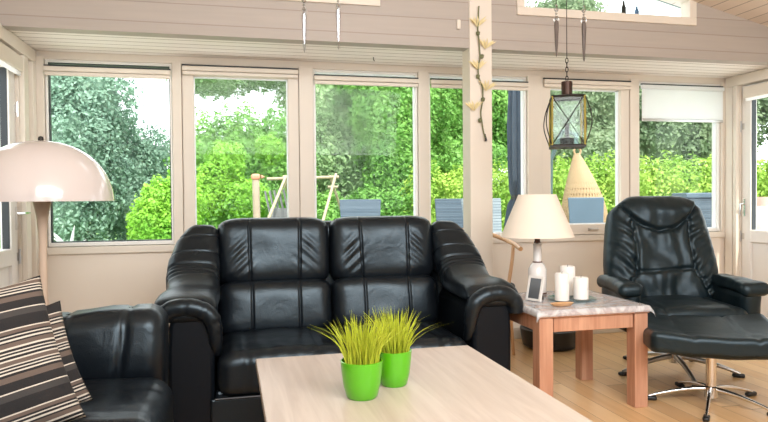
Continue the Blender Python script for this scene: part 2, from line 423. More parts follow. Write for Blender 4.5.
# window wall: posts, header, lower panels
PX = [(35, 45.5), (173, 182.5), (299.5, 313.5), (418.5, 429), (527.5, 541.5), (629.5, 638.5), (721, 736)]
px = [(wx(a), wx(b_)) for a, b_ in PX]; px[0] = (XL - .02, px[0][1]); px[-1] = (px[-1][0], XR + .02)
w = MB()
w.box(XL - .1, XR + .1, YW, YW + .1, ZH, ZS + .1)
for a, b_ in px: w.box(a, b_, YW - .012, YW + .1, ZB - .003, ZH + .012)
struct(w.build('wall_front', M['paint'], bevel=.004))
w = MB(); w.box(XL - .1, XR + .1, YW + .012, YW + .1, 0, ZB - .05)
struct(w.build('wall_front_panelling', M['panel']))
w = MB().box(XL, XR, YW - .012, YW + .012, 0, .09); struct(w.build('baseboard_front', M['paint'], bevel=.004))
w = MB(); w.box(XL, XR, YW - .012, YW + .1, ZB - .052, ZB - .004); struct(w.build('trim_1', M['paint'], bevel=.004))
wins = [(0, 'fixed'), (1, 'sash'), (2, 'fixed'), (3, 'fixed'), (4, 'sash'), (5, 'fixed')]
for i, kind in wins:
    xa, xb = px[i][1], px[i + 1][0]; o = sempty('window_%d' % (i + 1), ((xa + xb) / 2, YW + .05, ZB)); hw = (xb - xa) / 2
    f = MB(); t = .016 if kind == 'fixed' else .078
    z1 = ZH - ZB; zb = 0 if kind == 'fixed' else .0
    y0, y1 = (-.04, .04) if kind == 'fixed' else (-.052, .03)
    f.box(-hw + .003, -hw + t, y0, y1, 0, z1); f.box(hw - t, hw - .003, y0, y1, 0, z1)
    f.box(-hw + t, hw - t, y0, y1, 0, t * .9 + .01); f.box(-hw + t, hw - t, y0, y1, z1 - t, z1)
    f.build('window_frame', M['paint'] if kind == 'sash' else M['white'], o, bevel=.003)
    g_ = MB(); r = .007
    for (x0, x1, a, c_) in ((-hw + t, -hw + t + r, t * .9 + .01, z1 - t), (hw - t - r, hw - t, t * .9 + .01, z1 - t), (-hw + t, hw - t, t * .9 + .01, t * .9 + .01 + r), (-hw + t, hw - t, z1 - t - r, z1 - t)):
        g_.box(x0, x1, -.015, .02, a, c_)
    g_.build('gasket', M['gwhite'] if i != 0 else M['gasket'], o)
    MB().box(-hw + t, hw - t, 0, .006, t * .9 + .01, z1 - t).build('pane', M['glass'], o)
    if kind == 'sash':
        hd = MB(); hd.box(-.035 + .05, .045 + .05, -.066, -.052, .03, .052)
        hd.tube([(.02, -.062, .04), (.02, -.085, .04), (.085, -.085, .04)], .006, 8); hd.build('window_handle', M['steelw'], o, smooth=True)
# the post that carries the gable
pa, pb = aty(470, 200, YG - .0).x, aty(492, 200, YG).x
struct(MB().box(pa, pb, YG - .012, YG + .13, 0, rz(1.6) + .05).build('trim_2', M['paint'], bevel=.004))
# side walls with glazed doors
def side_wall(name, X, sgn, dn, y_edge, y_glass, skirt):
    """X inner face; sgn +1 for the left wall (room is at +x)"""
    w = MB(); x0, x1 = (X - .1, X) if sgn > 0 else (X, X + .1)
    yd0 = y_edge - .9
    w.box(x0, x1, YB, yd0, 0, 2.9 if sgn > 0 else 2.5)
    w.box(x0, x1, y_edge, YW + .1, 0, ZS); w.box(x0, x1, yd0, YW + .1, ZS - .085, rz(X) + .1)
    struct(w.build(name, M['paint'], bevel=.003))
    xe0, xe1 = (X, X + .03) if sgn > 0 else (X - .03, X)
    t = MB(); t.box(xe0, xe1, yd0 - .1, YW - .012, ZS - .085, ZS - .003); t.box(xe0, xe1, y_edge + .004, min(y_edge + .095, YW - .10), 0, ZS - .087); t.box(xe0, xe1 , YW - .09, YW - .013, 0, ZS - .087)
    struct(t.build('trim_%d' % (dn + 3), M['paint'], bevel=.004))
    d = sempty('door_%d' % dn, ((x0 + x1) / 2, (yd0 + y_edge) / 2, 0)); hwid = .45; g0 = y_edge - y_glass
    f = MB(); zt = ZS - .09
    f.box(-.03, .03, -hwid + .003, -hwid + g0, .005, zt); f.box(-.03, .03, hwid - g0, hwid - .003, .005, zt)
    f.box(-.03, .03, -hwid + g0, hwid - g0, zt - .10, zt); f.box(-.03, .03, -hwid + g0, hwid - g0, .72, .82); f.box(-.03, .03, -hwid + g0, hwid - g0, .005, .13)
    f.build('door_leaf', M['white'], d, bevel=.004)
    MB().box(-.012, .012, -hwid + g0, hwid - g0, .13, .72).build('door_panel', M['white'], d, bevel=.002)
    MB().box(-.003, .003, -hwid + g0, hwid - g0, .82, zt - .10).build('pane', M['glass'], d)
    gk = MB(); yy = hwid - g0
    for q in (-1, 1): gk.box(-.02, .02, q * yy - .004, q * yy + .004, .82, zt - .10)
    gk.build('gasket', M['gasket'], d)
    dx = .03 * sgn
    h = MB(); h.box(min(dx, dx + .012 * sgn), max(dx, dx + .012 * sgn), hwid - .05, hwid - .025, .93, 1.07)
    h.tube([(dx, hwid - .037, 1.03), (dx + .05 * sgn, hwid - .037, 1.03), (dx + .05 * sgn, hwid - .037 , .93) if sgn < 0 else (dx + .05 * sgn, hwid + .07, 1.03)], .008, 8)
    h.build('door_handle', M['chrome'], d, smooth=True)
    hg = MB()
    for z in (.72, 1.62): hg.tube([(dx + .008 * sgn, hwid + .004, z), (dx + .008 * sgn, hwid + .004, z + .09)], .009, 8); hg.box(dx - .003, dx + .003, hwid - .03, hwid + .03, z + .02, z + .07)
    hg.build('hinge', M['steelw'], d)
    return d
side_wall('wall_left', XL, 1, 1, 4.39, 4.27, 0)
side_wall('wall_right', XR, -1, 2, 4.53, 4.435, 0)
wb = MB()
zt_b = 2.15
for x0, x1 in ((XL - .1, -.5), (.9, 1.9), (3.3, XR + .1)): wb.prism([(x0, 0), (x1, 0)] + ([(x1, rz(x1)), (RX, RZ), (x0, rz(x0))] if x0 < RX < x1 else [(x1, rz(x1)), (x0, rz(x0))]), .1, Matrix.Translation((0, YB, 0)))
for x0, x1 in ((-.5, .9), (1.9, 3.3)): wb.box(x0, x1, YB, YB + .1, 0, .9); wb.prism([(x0, zt_b), (x1, zt_b), (x1, rz(x1)), (x0, rz(x0))], .1, Matrix.Translation((0, YB, 0)))
struct(wb.build('wall_back', M['paint']))
# roller blinds
def blind(i, down, label, drop=0, kindbox='paint'):
    xa, xb = px[i][1] + .006, px[i + 1][0] - .006; hw = (xb - xa) / 2
    o = thing('roller_blind', label, 'blind', ((xa + xb) / 2, YW - .03, ZH - .005), 0, None)
    hd = MB(); z = -down
    hd.box(-hw, hw, -.02, .014, z - .032, z); hd.build('cassette', M[kindbox], o, bevel=.006)
    MB().box(-hw, hw, -.004, .012, z + .003, z + .012).build('rail', M['gasket'], o)
    if drop:
        MB().box(-hw + .004, hw - .004, -.002, .0, z - drop, z - .032).build('cloth', M['blind'], o)
        MB().box(-hw + .004, hw - .004, -.008, .008, z - drop - .022, z - drop).build('bottom_bar', M['steelw'], o, bevel=.003)
    else: MB().box(-hw + .004, hw - .004, -.012, .012, z - .058, z - .034).build('bottom_bar', M['paint'], o, bevel=.004)
    return o
blind(0, .05, 'rolled-up beige blind across the widest window beside the left corner')
blind(1, .015, 'rolled-up beige blind with dark top gap on the sash behind left sofa seat')
blind(2, .05, 'rolled-up beige blind over the fixed window in the middle, left of the post')
blind(3, .05, 'rolled-up beige blind on the window that the white post crosses')
blind(4, .015, 'rolled-up beige blind on the sash window behind the hanging lantern')
blind(5, .03, 'white blind lowered partway over the window above the recliner', .27, 'blind')
def door_blind(X, yc, w, label, s_):
    o = thing('roller_blind', label, 'blind', (X, yc, ZS - .11))
    MB().box(-.02, .02, -w, w, -.09, 0).build('cassette', M['paint'], o, bevel=.006)
    MB().box(-.008, .008, -w + .01, w - .01, -.115, -.092).build('bottom_bar', M['blind'], o, bevel=.003)
door_blind(XL + .02, 4.39 - .45, .41, 'rolled-up blind on the glazed door at the left edge', 1)
door_blind(XR - .02, 4.53 - .45, .37, 'rolled-up pale blind on the glazed door at the right edge', -1)
#@@SOFAS
# ================================================================== two-seat sofa
def wr(p, a=.004, f=7): return a * nz(p[0] * f, p[1] * f, p[2] * f)
SX, SY = .565, 3.10
sofa = thing('two_seat_sofa', 'black leather two-seat sofa with high pillowed back facing the coffee table', 'sofa', (SX, SY + .44, 0))
def SL(x, y): return x - SX, y - (SY + .44)      # world -> sofa local
hw = .625
def sweep(path, secs, n=28, wrinkle=None, power=2.6):
    """closed padded roll: path of points in yz, secs = (xcentre, halfwidth, halfthickness) per point"""
    P = spline([(s_[0], p[0], p[1]) for p, s_ in zip(path, secs)], 18)
    Q = spline([(s_[1], s_[2], 0) for s_ in secs], 18)
    vs = []; fs = []; k = len(P)
    for i in range(k):
        t = (P[min(i + 1, k - 1)] - P[max(i - 1, 0)]); t.x = 0; t.normalize()
        nrm = Vector((0, t.z, -t.y)); 
        for j in range(n):
            a = 2 * math.pi * j / n; ca, sa = math.cos(a), math.sin(a)
            ex = math.copysign(abs(ca) ** (2 / power), ca) * Q[i].x; en = math.copysign(abs(sa) ** (2 / power), sa) * Q[i].y
            g = 1 + (wrinkle(i / (k - 1), a) if wrinkle else 0)
            vs.append(P[i] + Vector((ex * g, 0, 0)) - nrm * en * g)
    for i in range(k - 1):
        for j in range(n): fs.append((i * n + j, i * n + (j + 1) % n, (i + 1) * n + (j + 1) % n, (i + 1) * n + j))
    for e, base in ((0, 0), (1, (k - 1) * n)):
        c_ = sum((vs[base + j] for j in range(n)), Vector()) / n; tdir = (P[0] - P[1]).normalized() if e == 0 else (P[-1] - P[-2]).normalized()
        ring = base; 
        for sc, off in ((.8, .5), (.45, .85)):
            st = len(vs); r_ = min(Q[0 if e == 0 else -1].x, Q[0 if e == 0 else -1].y)
            for j in range(n): vs.append(c_ + (vs[base + j] - c_) * sc + tdir * r_ * off * .6)
            for j in range(n): fs.append((ring + j, ring + (j + 1) % n, st + (j + 1) % n, st + j))
            ring = st
        fs.append(tuple(ring + j for j in range(n)))
    return vs, fs
def bumpwr(seams):
    def f(t, a):
        v = .05 * nz(t * 9, math.cos(a) * 1.4, math.sin(a) * 1.4)
        for s0, dep, wd in seams: v -= dep * math.exp(-((t - s0) / wd) ** 2)
        return v
    return f
# frame and front panel
x0, x1 = -.62, .62
fm = MB().box(-.64, .64, -.40, .36, .06, .2); fm.build('frame', M['leather'], sofa, bevel=.015)
fp = MB().box(-.66, .66, -.425, -.40, .035, .168); fp.build('front_panel', M['leather'], sofa, bevel=.008)
MB().tube([(-.64, -.432, .172), (.64, -.432, .172)], .006, 8).build('piping', M['piping'], sofa, smooth=True)
for q in (-1, 1):
    cx = q * .317
    def dfm(p, cx=cx):
        x, y, z = p
        z += .018 * (1 - (x / .32) ** 2) * (1 if z > 0 else 0)
        for s0 in (-.17, .17):
            if z > 0 or y < -.2: k = .009 * math.exp(-((x - s0 - .02 * y) / .010) ** 2); z -= k * (z > 0); y += k * (y < 0)
        w_ = .010 * nz((x + cx) * 22, y * 5, 3) * math.exp(-((y + .22) / .14) ** 2)
        return (x, y + .05 * (y < -.2) * max(0, -z) * .5, z + (w_ if z > 0 else 0) + .003 * nz(x * 9, y * 9, cx))
    sc = MB(); sc.rbox((cx, -.155, .272), (.314, .297, .105), .07, 44, dfm); sc.build('seat_cushion', M['leather'], sofa, smooth=True, angle=0)
    def gl(u, v):
        g = -.013 * math.exp(-((u - .135 - .02 * v) / .0055) ** 2) - .013 * math.exp(-((u + .135 + .02 * v) / .0055) ** 2)
        d = abs(abs(u) - .2)
        g += .010 * math.sin((v + abs(u) * .9) * 95) * math.exp(-((abs(u) - .185) / .05) ** 2) * math.exp(-((v - .15) / .09) ** 2) * (.6 + nz(u * 8, v * 8))
        return g + .008 * nz(u * 6, v * 6, cx * 5)
    up = MB(); m_ = Matrix.Translation((cx, .215, .605)) @ Matrix.Rotation(R(-9), 4, 'X')
    up.pad(.318, .395, .105, gl, m_, 150, 60, (9, 5)); up.build('headrest_cushion', M['leather'], sofa, smooth=True, weld=True, angle=0)
    def g2(u, v): return -.012 * math.exp(-((u - .13) / .0055) ** 2) - .012 * math.exp(-((u + .13) / .0055) ** 2) + .007 * nz(u * 6, v * 6, cx * 5 + 2)
    lo = MB(); m_ = Matrix.Translation((cx, .125, .34)) @ Matrix.Rotation(R(-12), 4, 'X')
    lo.pad(.316, .315, .10, g2, m_, 150, 40, (9, 5)); lo.build('lumbar_cushion', M['leather'], sofa, smooth=True, weld=True, angle=0)
bk = MB().rbox((0, .33, .53), (.64, .09, .44), .05, 10); bk.build('back_frame', M['leather'], sofa, smooth=True)
for q in (-1, 1):
    path = [(.27, .915), (.22, .835), (.15, .735), (.03, .655), (-.12, .615), (-.26, .605), (-.36, .59), (-.405, .555)]
    secs = [(q * .715, .085, .07), (q * .735, .12, .10), (q * .752, .135, .115), (q * .755, .138, .095), (q * .745, .13, .07), (q * .765, .142, .062), (q * .77, .145, .05), (q * .77, .13, .03)]
    v_, f_ = sweep(path, secs, 32, bumpwr([(.10, .08, .006), (.25, .08, .006), (.37, .09, .009), (.40, .08, .007), (.435, .08, .008), (.47, .05, .008)]), 3.2)
    MB().add(v_, f_).build('armrest', M['leather'], sofa, smooth=True, angle=0)
    rp_ = spline([(q * .885, -.395, .50), (q * .88, -.40, .555), (q * .82, -.405, .598), (q * .735, -.408, .60), (q * .665, -.408, .565), (q * .640, -.405, .50), (q * .634, -.395, .43), (q * .632, -.36, .37)], 8)
    rr_ = [.043 - .020 * max(0, (i_ / (len(rp_) - 1)) - .6) / .4 + .005 * nz(i_ * .5, q * 3) for i_ in range(len(rp_))]
    MB().tube(rp_, rr_, 14).build('arm_scroll', M['leather'], sofa, smooth=True, angle=0)
    # arm side body with arched front
    out = [(-.100, .04), (.108, .04), (.112, .40), (.105, .52), (.06, .575), (-.04, .58), (-.09, .53), (-.10, .40)]
    bd = MB().prism([(x + q * .752, z) for x, z in out], .70, Matrix.Translation((0, -.405, 0))); bd.build('arm_side', M['facing'], sofa, bevel=.02, smooth=True)
    wg = MB().rbox((q * .73, .29, .46), (.105, .10, .40), .06, 10); wg.build('back_side', M['leather'], sofa, smooth=True)
for x in (-.7, .7):
    for y in (-.33, .33): MB().lathe([(.025, 0), (.03, .055)], 12, c=(x, y, 0)).build('foot', M['black'], sofa, smooth=True)
# ================================================================== sofa at the left, facing right
LS = thing('corner_sofa', 'black leather sofa at the left edge carrying the striped cushions', 'sofa', (-.68, 2.01, 0))
def seatd(p):
    x, y, z = p
    if z > 0: z += .02 * (1 - (x / .44) ** 2); z -= .010 * math.exp(-((x - .28 + .05 * y) / .008) ** 2)
    return (x, y, z + .004 * nz(x * 8, y * 8, 1) + (.004 * nz(x * 4, y * 25, 1) if z > 0 else 0))
for i in range(2):
    cy = .44 - i * .62
    MB().rbox((.02, cy, .26), (.435, .308, .135), .08, 30, seatd).build('seat_cushion', M['leather'], LS, smooth=True, angle=0)
    MB().rbox((-.40, cy, .68), (.10, .305, .28), .08, 16).build('back_cushion', M['leather'], LS, smooth=True, angle=0)
MB().box(-.50, .42, -.6, .76, .06, .2).build('frame', M['leather'], LS, bevel=.02)
MB().rbox((-.50, .09, .5), (.055, .78, .44), .05, 10).build('back_frame', M['leather'], LS, smooth=True)
def armd(p, s=1):
    x, y, z = p
    if z > .05: z -= .05 * max(0, -(x - .2) / .5); 
    k = 0
    for s0 in (.25, .01): k += .020 * math.exp(-((x - s0 - .10 * (z - .1)) / .012) ** 2)
    bulge = .04 * math.exp(-((z - .12) / .12) ** 2)
    y -= (bulge - k) * (1 if y < 0 else -1)
    if z > 0: z -= k * .35
    x += .02 * max(0, z) * (x > 0)
    return (x + .004 * nz(y * 9, z * 9, 2), y + .006 * nz(x * 7, z * 7), z + .004 * nz(x * 9, y * 9, 4))
for q in (1, -1):
    MB().rbox((.0, .865 if q > 0 else -.71, .345), (.415, .115, .315), .075, 64, armd).build('armrest', M['leather'], LS, smooth=True, angle=0)
for x in (-.45, .35):
    for y in (-.7, .85): MB().lathe([(.025, 0), (.03, .08)], 12, c=(x, y, 0)).build('foot', M['black'], LS, smooth=True)
# striped cushions
def pillow(name, label, loc, rot, sx=.25, sz=.25, t=.085):
    o = MB(); n = 36; vs = []; fs = []
    for side in (1, -1):
        for j in range(n + 1):
            for i in range(n + 1):
                u = 2 * i / n - 1; v = 2 * j / n - 1
                pin = 1 - .07 * (1 - (abs(u)) ** 2) * abs(v) ** 3; pin2 = 1 - .07 * (1 - abs(v) ** 2) * abs(u) ** 3
                h = max(0, (1 - u ** 2) * (1 - v ** 2)) ** .42 * t
                h += .012 * nz(u * 3, v * 3, side) * (1 - max(abs(u), abs(v)) ** 4)
                vs.append((u * sx * pin2, -side * h, v * sz * pin + sz))
    k = (n + 1) ** 2
    for j in range(n):
        for i in range(n):
            a = j * (n + 1) + i; q = (a, a + 1, a + n + 2, a + n + 1); fs.append(q); fs.append(tuple(x + k for x in q[::-1]))
    o.add(vs, fs); ob = o.build(name, M['stripe'], smooth=True, weld=True, angle=0)
    ob.location = loc; ob.rotation_euler = rot
    return ob
p1 = pillow('striped_cushion', 0, (-.632, 2.02, .40), (R(-22), R(-9), R(32)), .235, .235)
tag(p1, 'striped black, brown and cream cushion in front, leaning on another', 'cushion')
p2 = pillow('striped_cushion', 0, (-.648, 2.20, .395), (R(-18), R(-11), R(30)), .235, .175, .06)
tag(p2, 'striped cushion tucked behind the front one, only its edges showing', 'cushion')
# ================================================================== coffee table
ct = thing('coffee_table', 'long bleached oak coffee table in the foreground with two grass pots', 'coffee table', (.515, 1.82, 0))
MB().box(-.425, .425, -.67, .67, .468, .5).build('tabletop', M['oak'], ct, bevel=.004)
MB().box(-.37, .37, -.61, .61, .40, .467).build('apron', M['oak'], ct, bevel=.003)
for x in (-.33, .33):
    for y in (-.57, .57): MB().box(x - .035, x + .035, y - .035, y + .035, 0, .399).build('leg', M['oak'], ct, bevel=.004)
def grass_pot(label, loc, sd, r=.064, lean=0):
    o = thing('potted_grass', label, 'plant', loc, 0, 'lime green pots of grass on the coffee table')
    h = .112
    MB().lathe([(.0, 0), (r * .66, 0), (r * .74, .006), (r * .88, h * .35), (r * .97, h * .75), (r, h), (r - .004, h + .001), (r - .005, h * .8), (0, h * .78)], 40).build('pot', M['lime'], o, smooth=True)
    MB().lathe([(0, h * .86), (r - .007, h * .84)], 24).build('soil', M['soil'], o)
    rnd = random.Random(sd); g = MB()
    for i in range(240):
        a = rnd.uniform(0, 2 * math.pi); rr = r * .82 * math.sqrt(rnd.random()); x, y = rr * math.cos(a), rr * math.sin(a)
        lean_ = rnd.uniform(.0, .55) * (rr / r) + rnd.uniform(0, .14); ln = rnd.uniform(.09, .175) * (1 - .2 * lean_); ba = a + rnd.uniform(-.8, .8)
        if rnd.random() < .06: lean_ = rnd.uniform(.6, 1.0); ln = .16
        dx, dy = math.cos(ba), math.sin(ba); w0 = rnd.uniform(.0018, .0032); tw = rnd.uniform(0, math.pi); tx, ty = math.cos(tw) * w0, math.sin(tw) * w0
        vs = []; k = 6
        for s_ in range(k):
            t = s_ / (k - 1); out = ln * lean_ * t ** 1.8; up_ = ln * t * (1 - .28 * lean_ * t)
            ww = (1 - t ** 2.2) * .95 + .05
            cx_, cy_, cz = x + dx * out, y + dy * out, h * .84 + up_
            vs += [(cx_ - tx * ww, cy_ - ty * ww, cz), (cx_ + tx * ww, cy_ + ty * ww, cz), (cx_ + ty * ww * .5, cy_ - tx * ww * .5, cz)]
        fs = []
        for s_ in range(k - 1):
            for e in range(3): fs.append((s_ * 3 + e, s_ * 3 + (e + 1) % 3, s_ * 3 + 3 + (e + 1) % 3, s_ * 3 + 3 + e))
        g.add(vs, fs)
    g.build('grass', LF['grass'], o)
    return o
a_ = atz(362, 397, .5); b_ = atz(394, 384.5, .5)
grass_pot('lime green pot of spiky yellow-green grass, nearer and left of the pair', a_, 3)
grass_pot('lime green pot of spiky grass, farther back and partly hidden by the other', b_, 8, .058)
#@@SIDE
# ================================================================== floor lamp (mushroom)
lp = atd(42, 201.5, 3.05)
fl = thing('floor_lamp', 'white mushroom-shaped floor lamp with glossy dome shade behind the left sofa', 'lamp', (lp.x, lp.y, 0))
LR = 67 / F * 3.05; LZ = lp.z; LH = .285
prof = []
for i in range(19):
    a = i / 18 * math.pi / 2; prof.append((LR * math.cos(a) ** .93 if i < 18 else 0, LZ + LH * math.sin(a) ** 1.02))
inner = [(max(0, r - .006), z - .004) for r, z in prof[::-1]]
inner[-1] = (LR - .006, LZ)
MB().lathe(prof + inner[1:] , 64).build('lamp_shade', M['lampw'], fl, smooth=True, angle=60)
MB().lathe([(0, LZ + LH - .003), (.012, LZ + LH), (.013, LZ + LH + .008), (.010, LZ + LH + .018), (0, LZ + LH + .022)], 16).build('finial', M['iron'], fl, smooth=True)
MB().lathe([(0, 0), (.16, 0), (.16, .01), (.10, .03), (.05, .07), (.036, .14), (.022, .4), (.018, .75), (.018, .88), (.020, .96), (.026, 1.03), (.036, 1.08), (.042, 1.11), (.046, LZ + .04), (.0, LZ + .05)], 40).build('stem', M['stemw'], fl, smooth=True)
# ================================================================== side table
TX0, TX1, TY0, TY1, TZ = 1.49, 2.12, 2.955, 3.57, .53
TCX, TCY = (TX0 + TX1) / 2, (TY0 + TY1) / 2
st = thing('side_table', 'square reddish pine side table with thick legs beside the sofa', 'table', (TCX, TCY, 0))
hx, hy = (TX1 - TX0) / 2, (TY1 - TY0) / 2
MB().box(-hx, hx, -hy, hy, TZ - .035, TZ).build('tabletop', M['pine'], st, bevel=.004)
ap = MB(); ap.box(-hx + .09, hx - .09, -hy + .015, -hy + .035, TZ - .11, TZ - .036); ap.box(-hx + .09, hx - .09, hy - .035, hy - .015, TZ - .11, TZ - .036)
ap.box(-hx + .015, -hx + .035, -hy + .09, hy - .09, TZ - .11, TZ - .036); ap.box(hx - .035, hx - .015, -hy + .09, hy - .09, TZ - .11, TZ - .036)
ap.build('apron', M['pine'], st, bevel=.003)
for x in (-1, 1):
    for y in (-1, 1):
        cx, cy = x * (hx - .045), y * (hy - .045); MB().box(cx - .038, cx + .038, cy - .038, cy + .038, 0, TZ - .036).build('leg', M['pine'], st, bevel=.004)
cl = MB(); zt = TZ + .002
def sheet(pts, th=.0015):
    cl.add(pts, [tuple(range(len(pts)))])
n = 16
hx2, hy2 = hx + .004, hy + .004
vs = []; fs = []
# draped clear cloth: grid with overhang
G = 40; ov = .03
for j in range(G + 1):
    for i in range(G + 1):
        u = (2 * i / G - 1) * (hx2 + ov); v = (2 * j / G - 1) * (hy2 + ov)
        ox = max(0, abs(u) - hx2); oy = max(0, abs(v) - hy2); d = math.hypot(ox, oy)
        cu = math.copysign(min(abs(u), hx2), u); cv = math.copysign(min(abs(v), hy2), v)
        flare = .12 + .25 * (ox > 0 and oy > 0)
        if ox > 0 and oy > 0: d = ox + oy
        cu += math.copysign(1, u) * (.003 * (ox > 0) + ox * flare); cv += math.copysign(1, v) * (.003 * (oy > 0) + oy * flare)
        vs.append((cu, cv, zt - d * .95 + (.0006 * nz(u * 12, v * 12) if d == 0 else 0)))
for j in range(G):
    for i in range(G): a = j * (G + 1) + i; fs.append((a, a + 1, a + G + 2, a + G + 1))
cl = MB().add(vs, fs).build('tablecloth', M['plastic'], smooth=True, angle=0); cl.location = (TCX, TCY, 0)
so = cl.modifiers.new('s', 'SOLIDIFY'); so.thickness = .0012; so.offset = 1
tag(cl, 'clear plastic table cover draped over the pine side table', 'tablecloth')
ZC = TZ + .005
p = atz(539.5, 293, TZ); lx, ly = 1.80, 3.44
p = atd(537.5, 285, 3.80); lx, ly = p.x, p.y
tl = thing('table_lamp', 'table lamp with cream fabric shade and white ceramic bottle base on the side table', 'lamp', (lx, ly, ZC))
zo = ZC
def zz(py, d=3.80): return atd(540, py, d).z - ZC
kk = 3.80 / F
MB().lathe([(0, 0), (9 * kk, 0), (9 * kk, .008), (8 * kk, .012), (8.6 * kk, .02), (9 * kk, .06), (9 * kk, zz(269)), (7 * kk, zz(265)), (4.4 * kk, zz(262)), (4.0 * kk, zz(261)), (3.9 * kk, zz(246)), (4.4 * kk, zz(243.5)), (0, zz(243))], 36).build('base', M['ceramic'], tl, smooth=True)
MB().lathe([(4.5 * kk, zz(263)), (4.9 * kk, zz(262)), (4.5 * kk, zz(261))], 24).build('neck_ring', M['brown'], tl, smooth=True)
MB().lathe([(9.1 * kk, .002), (9.4 * kk, .006), (9.1 * kk, .011)], 24).build('foot_ring', M['brown'], tl, smooth=True)
rg = MB(); rg.lathe([(0, zz(243)), (3.5 * kk, zz(242.7)), (2.6 * kk, zz(240)), (3.2 * kk, zz(237)), (0, zz(236))], 20)
rg.build('lamp_socket', M['brown'], tl, smooth=True)
r1, r0, zb_, zt_ = 36 * kk, 18.5 * kk, zz(236.5), zz(194.5)
MB().lathe([(r1, zb_), (r0, zt_), (r0 - .003, zt_), (r1 - .003, zb_), (r1, zb_)], 48).build('lamp_shade', M['shade'], tl, smooth=True)
sp_ = MB(); sp_.tube([(-r0 + .003, 0, zt_ - .012), (r0 - .003, 0, zt_ - .012)], .0025, 6); sp_.tube([(0, 0, zz(238)), (0, 0, zt_ - .012)], .004, 8); sp_.lathe([(0, zz(236)), (.018, zz(236)), (.03, zz(228)), (.03, zz(222)), (0, zz(215))], 16)
sp_.build('shade_holder', M['wax'], tl, smooth=True)
# candles on a blue glass plate
def candle(px_, pbot, ptop, wpx, label):
    q = atz(px_, pbot, ZC + .01); d = (q - Vector((0, 0, CAMZ))).dot(ray(384, 211).normalized()); 
    h = (pbot - ptop) * d / F; r = wpx / 2 * d / F
    o = thing('pillar_candle', label, 'candle', (q.x, q.y, ZC + .0095), 0, 'white pillar candles on the side table')
    MB().lathe([(0, 0), (r, 0), (r, h - .006), (r - .004, h), (r - .010, h - .004), (r * .3, h - .008), (0, h - .009)], 32).build('wax', M['wax'], o, smooth=True)
    MB().tube([(0, 0, h - .012), (0, 0, h + .004), (.002, 0, h + .009)], .0012, 6).build('wick', M['black'], o)
    return q
c1 = candle(562, 300, 273, 14, 'white pillar candle, front left of the three')
c2 = candle(567.5, 294.5, 266, 15, 'tallest white pillar candle, at the back of the three')
c3 = candle(581, 298.5, 277, 14.5, 'shortest white pillar candle, on the right of the three')
pc = (c1 + c2 + c3) / 3
pl = MB().lathe([(0, 0), (.095, 0), (.13, .006), (.132, .009), (.095, .004), (0, .004)], 48).build('glass_plate', M['plate'], smooth=True); pl.location = (pc.x + .01, pc.y, ZC)
tag(pl, 'round bluish glass plate under the white candles', 'plate')
q = atz(562, 305.5, ZC); wd = thing('wooden_tray', 'small oval orange wooden dish at the front of the side table', 'dish', (q.x, q.y, ZC), R(4))
MB().lathe([(0, 0), (.05, 0), (.062, .010), (.066, .014), (.06, .012), (.045, .005), (0, .005)], 32, Matrix.Diagonal((1.05, .45, 1, 1))).build('dish', M['bent'], wd, smooth=True)
q = atz(534, 301, ZC); pf = thing('picture_frame', 'small tilted picture frame standing at the left end of the side table', 'picture frame', (q.x, q.y + .01, ZC), R(-66))
m_ = Matrix.Rotation(R(-14), 4, 'X')
fr = MB(); w_, h_ = .05, .135
for (x0, x1, z0, z1) in ((-w_, -w_ + .012, 0, h_), (w_ - .012, w_, 0, h_), (-w_ + .012, w_ - .012, 0, .012), (-w_ + .012, w_ - .012, h_ - .012, h_)): fr.box(x0, x1, -.006, .008, z0, z1, m_)
fr.build('frame', M['white'], pf); MB().box(-w_ + .012, w_ - .012, -.002, .004, .012, h_ - .012, m_).build('picture', M['photo'], pf)
MB().bar((0, .045, .09), (0, .07, .0), .03, .004).build('stand', M['black'], pf)
# ================================================================== recliner
def gaus(d, w): return math.exp(-(d / w) ** 2)
RC = Vector((2.70, 3.52, 0)); RA = R(-14)
rc = thing('recliner_chair', 'black leather swivel recliner with padded headrest and arms near the right corner', 'armchair', RC, RA)
HB = .765
def hwb(v): 
    t = v / HB
    return .385 - .15 * max(0, t - .35) ** 1.2 - .025 * (1 - t) - .06 * max(0, (t - .84) / .16) ** 2
def gr(u, v):
    au = abs(u); g = 0
    vu = .51 + .17 * (au / .24) ** 2.2                     # U seam under the headrest
    g -= .022 * gaus(v - vu, .015) * (au < .27)
    us = .175 + .05 * ((v - .42) / .3) ** 2 + .02 * (v < .2)                # side seams
    if v < .58: g -= .017 * gaus(au - us, .014)
    if au < us: g -= .014 * gaus(v - .245 - .01 * math.sin(u * 9), .012)
    if v > vu: g += .022 * gaus(v - .64, .09) * (au < .3)
    if au < us and v < vu: g += .014 * math.sin(u * 52 + 6 * nz(u * 3, v * 6)) * gaus(v - .56, .10) * .5 + .012 * nz(u * 16, v * 7, 5)
    if au > us: g += .012 * math.sin((v * 1.0 - au * .8) * 75 + 4 * nz(u * 4, v * 4)) * (.35 + nz(u * 5, v * 5, 2) ** 2 * 3) * .8
    return g + .016 * nz(u * 7, v * 7, 9) + .008 * nz(u * 18, v * 10, 3)
bm_ = Matrix.Translation((0, .15, .36)) @ Matrix.Rotation(R(-16), 4, 'X')
MB().pad(hwb, HB, .115, gr, bm_, 110, 120, (7, 9), .5).build('backrest', M['leather2'], rc, smooth=True, weld=True, angle=0)
sh = MB(); sh.pad(lambda v: hwb(v) - .012, HB - .03, .05, None, bm_ @ Matrix.Translation((0, .045, .01)), 20, 24, (7, 9), 1.2); sh.build('back_shell', M['leather2'], rc, smooth=True, weld=True)
def sd(p):
    x, y, z = p
    if z > 0: z += .02 * (1 - (x / .3) ** 2) - .012 * gaus(abs(x) - .2, .010)
    return (x, y, z + .006 * nz(x * 8, y * 8))
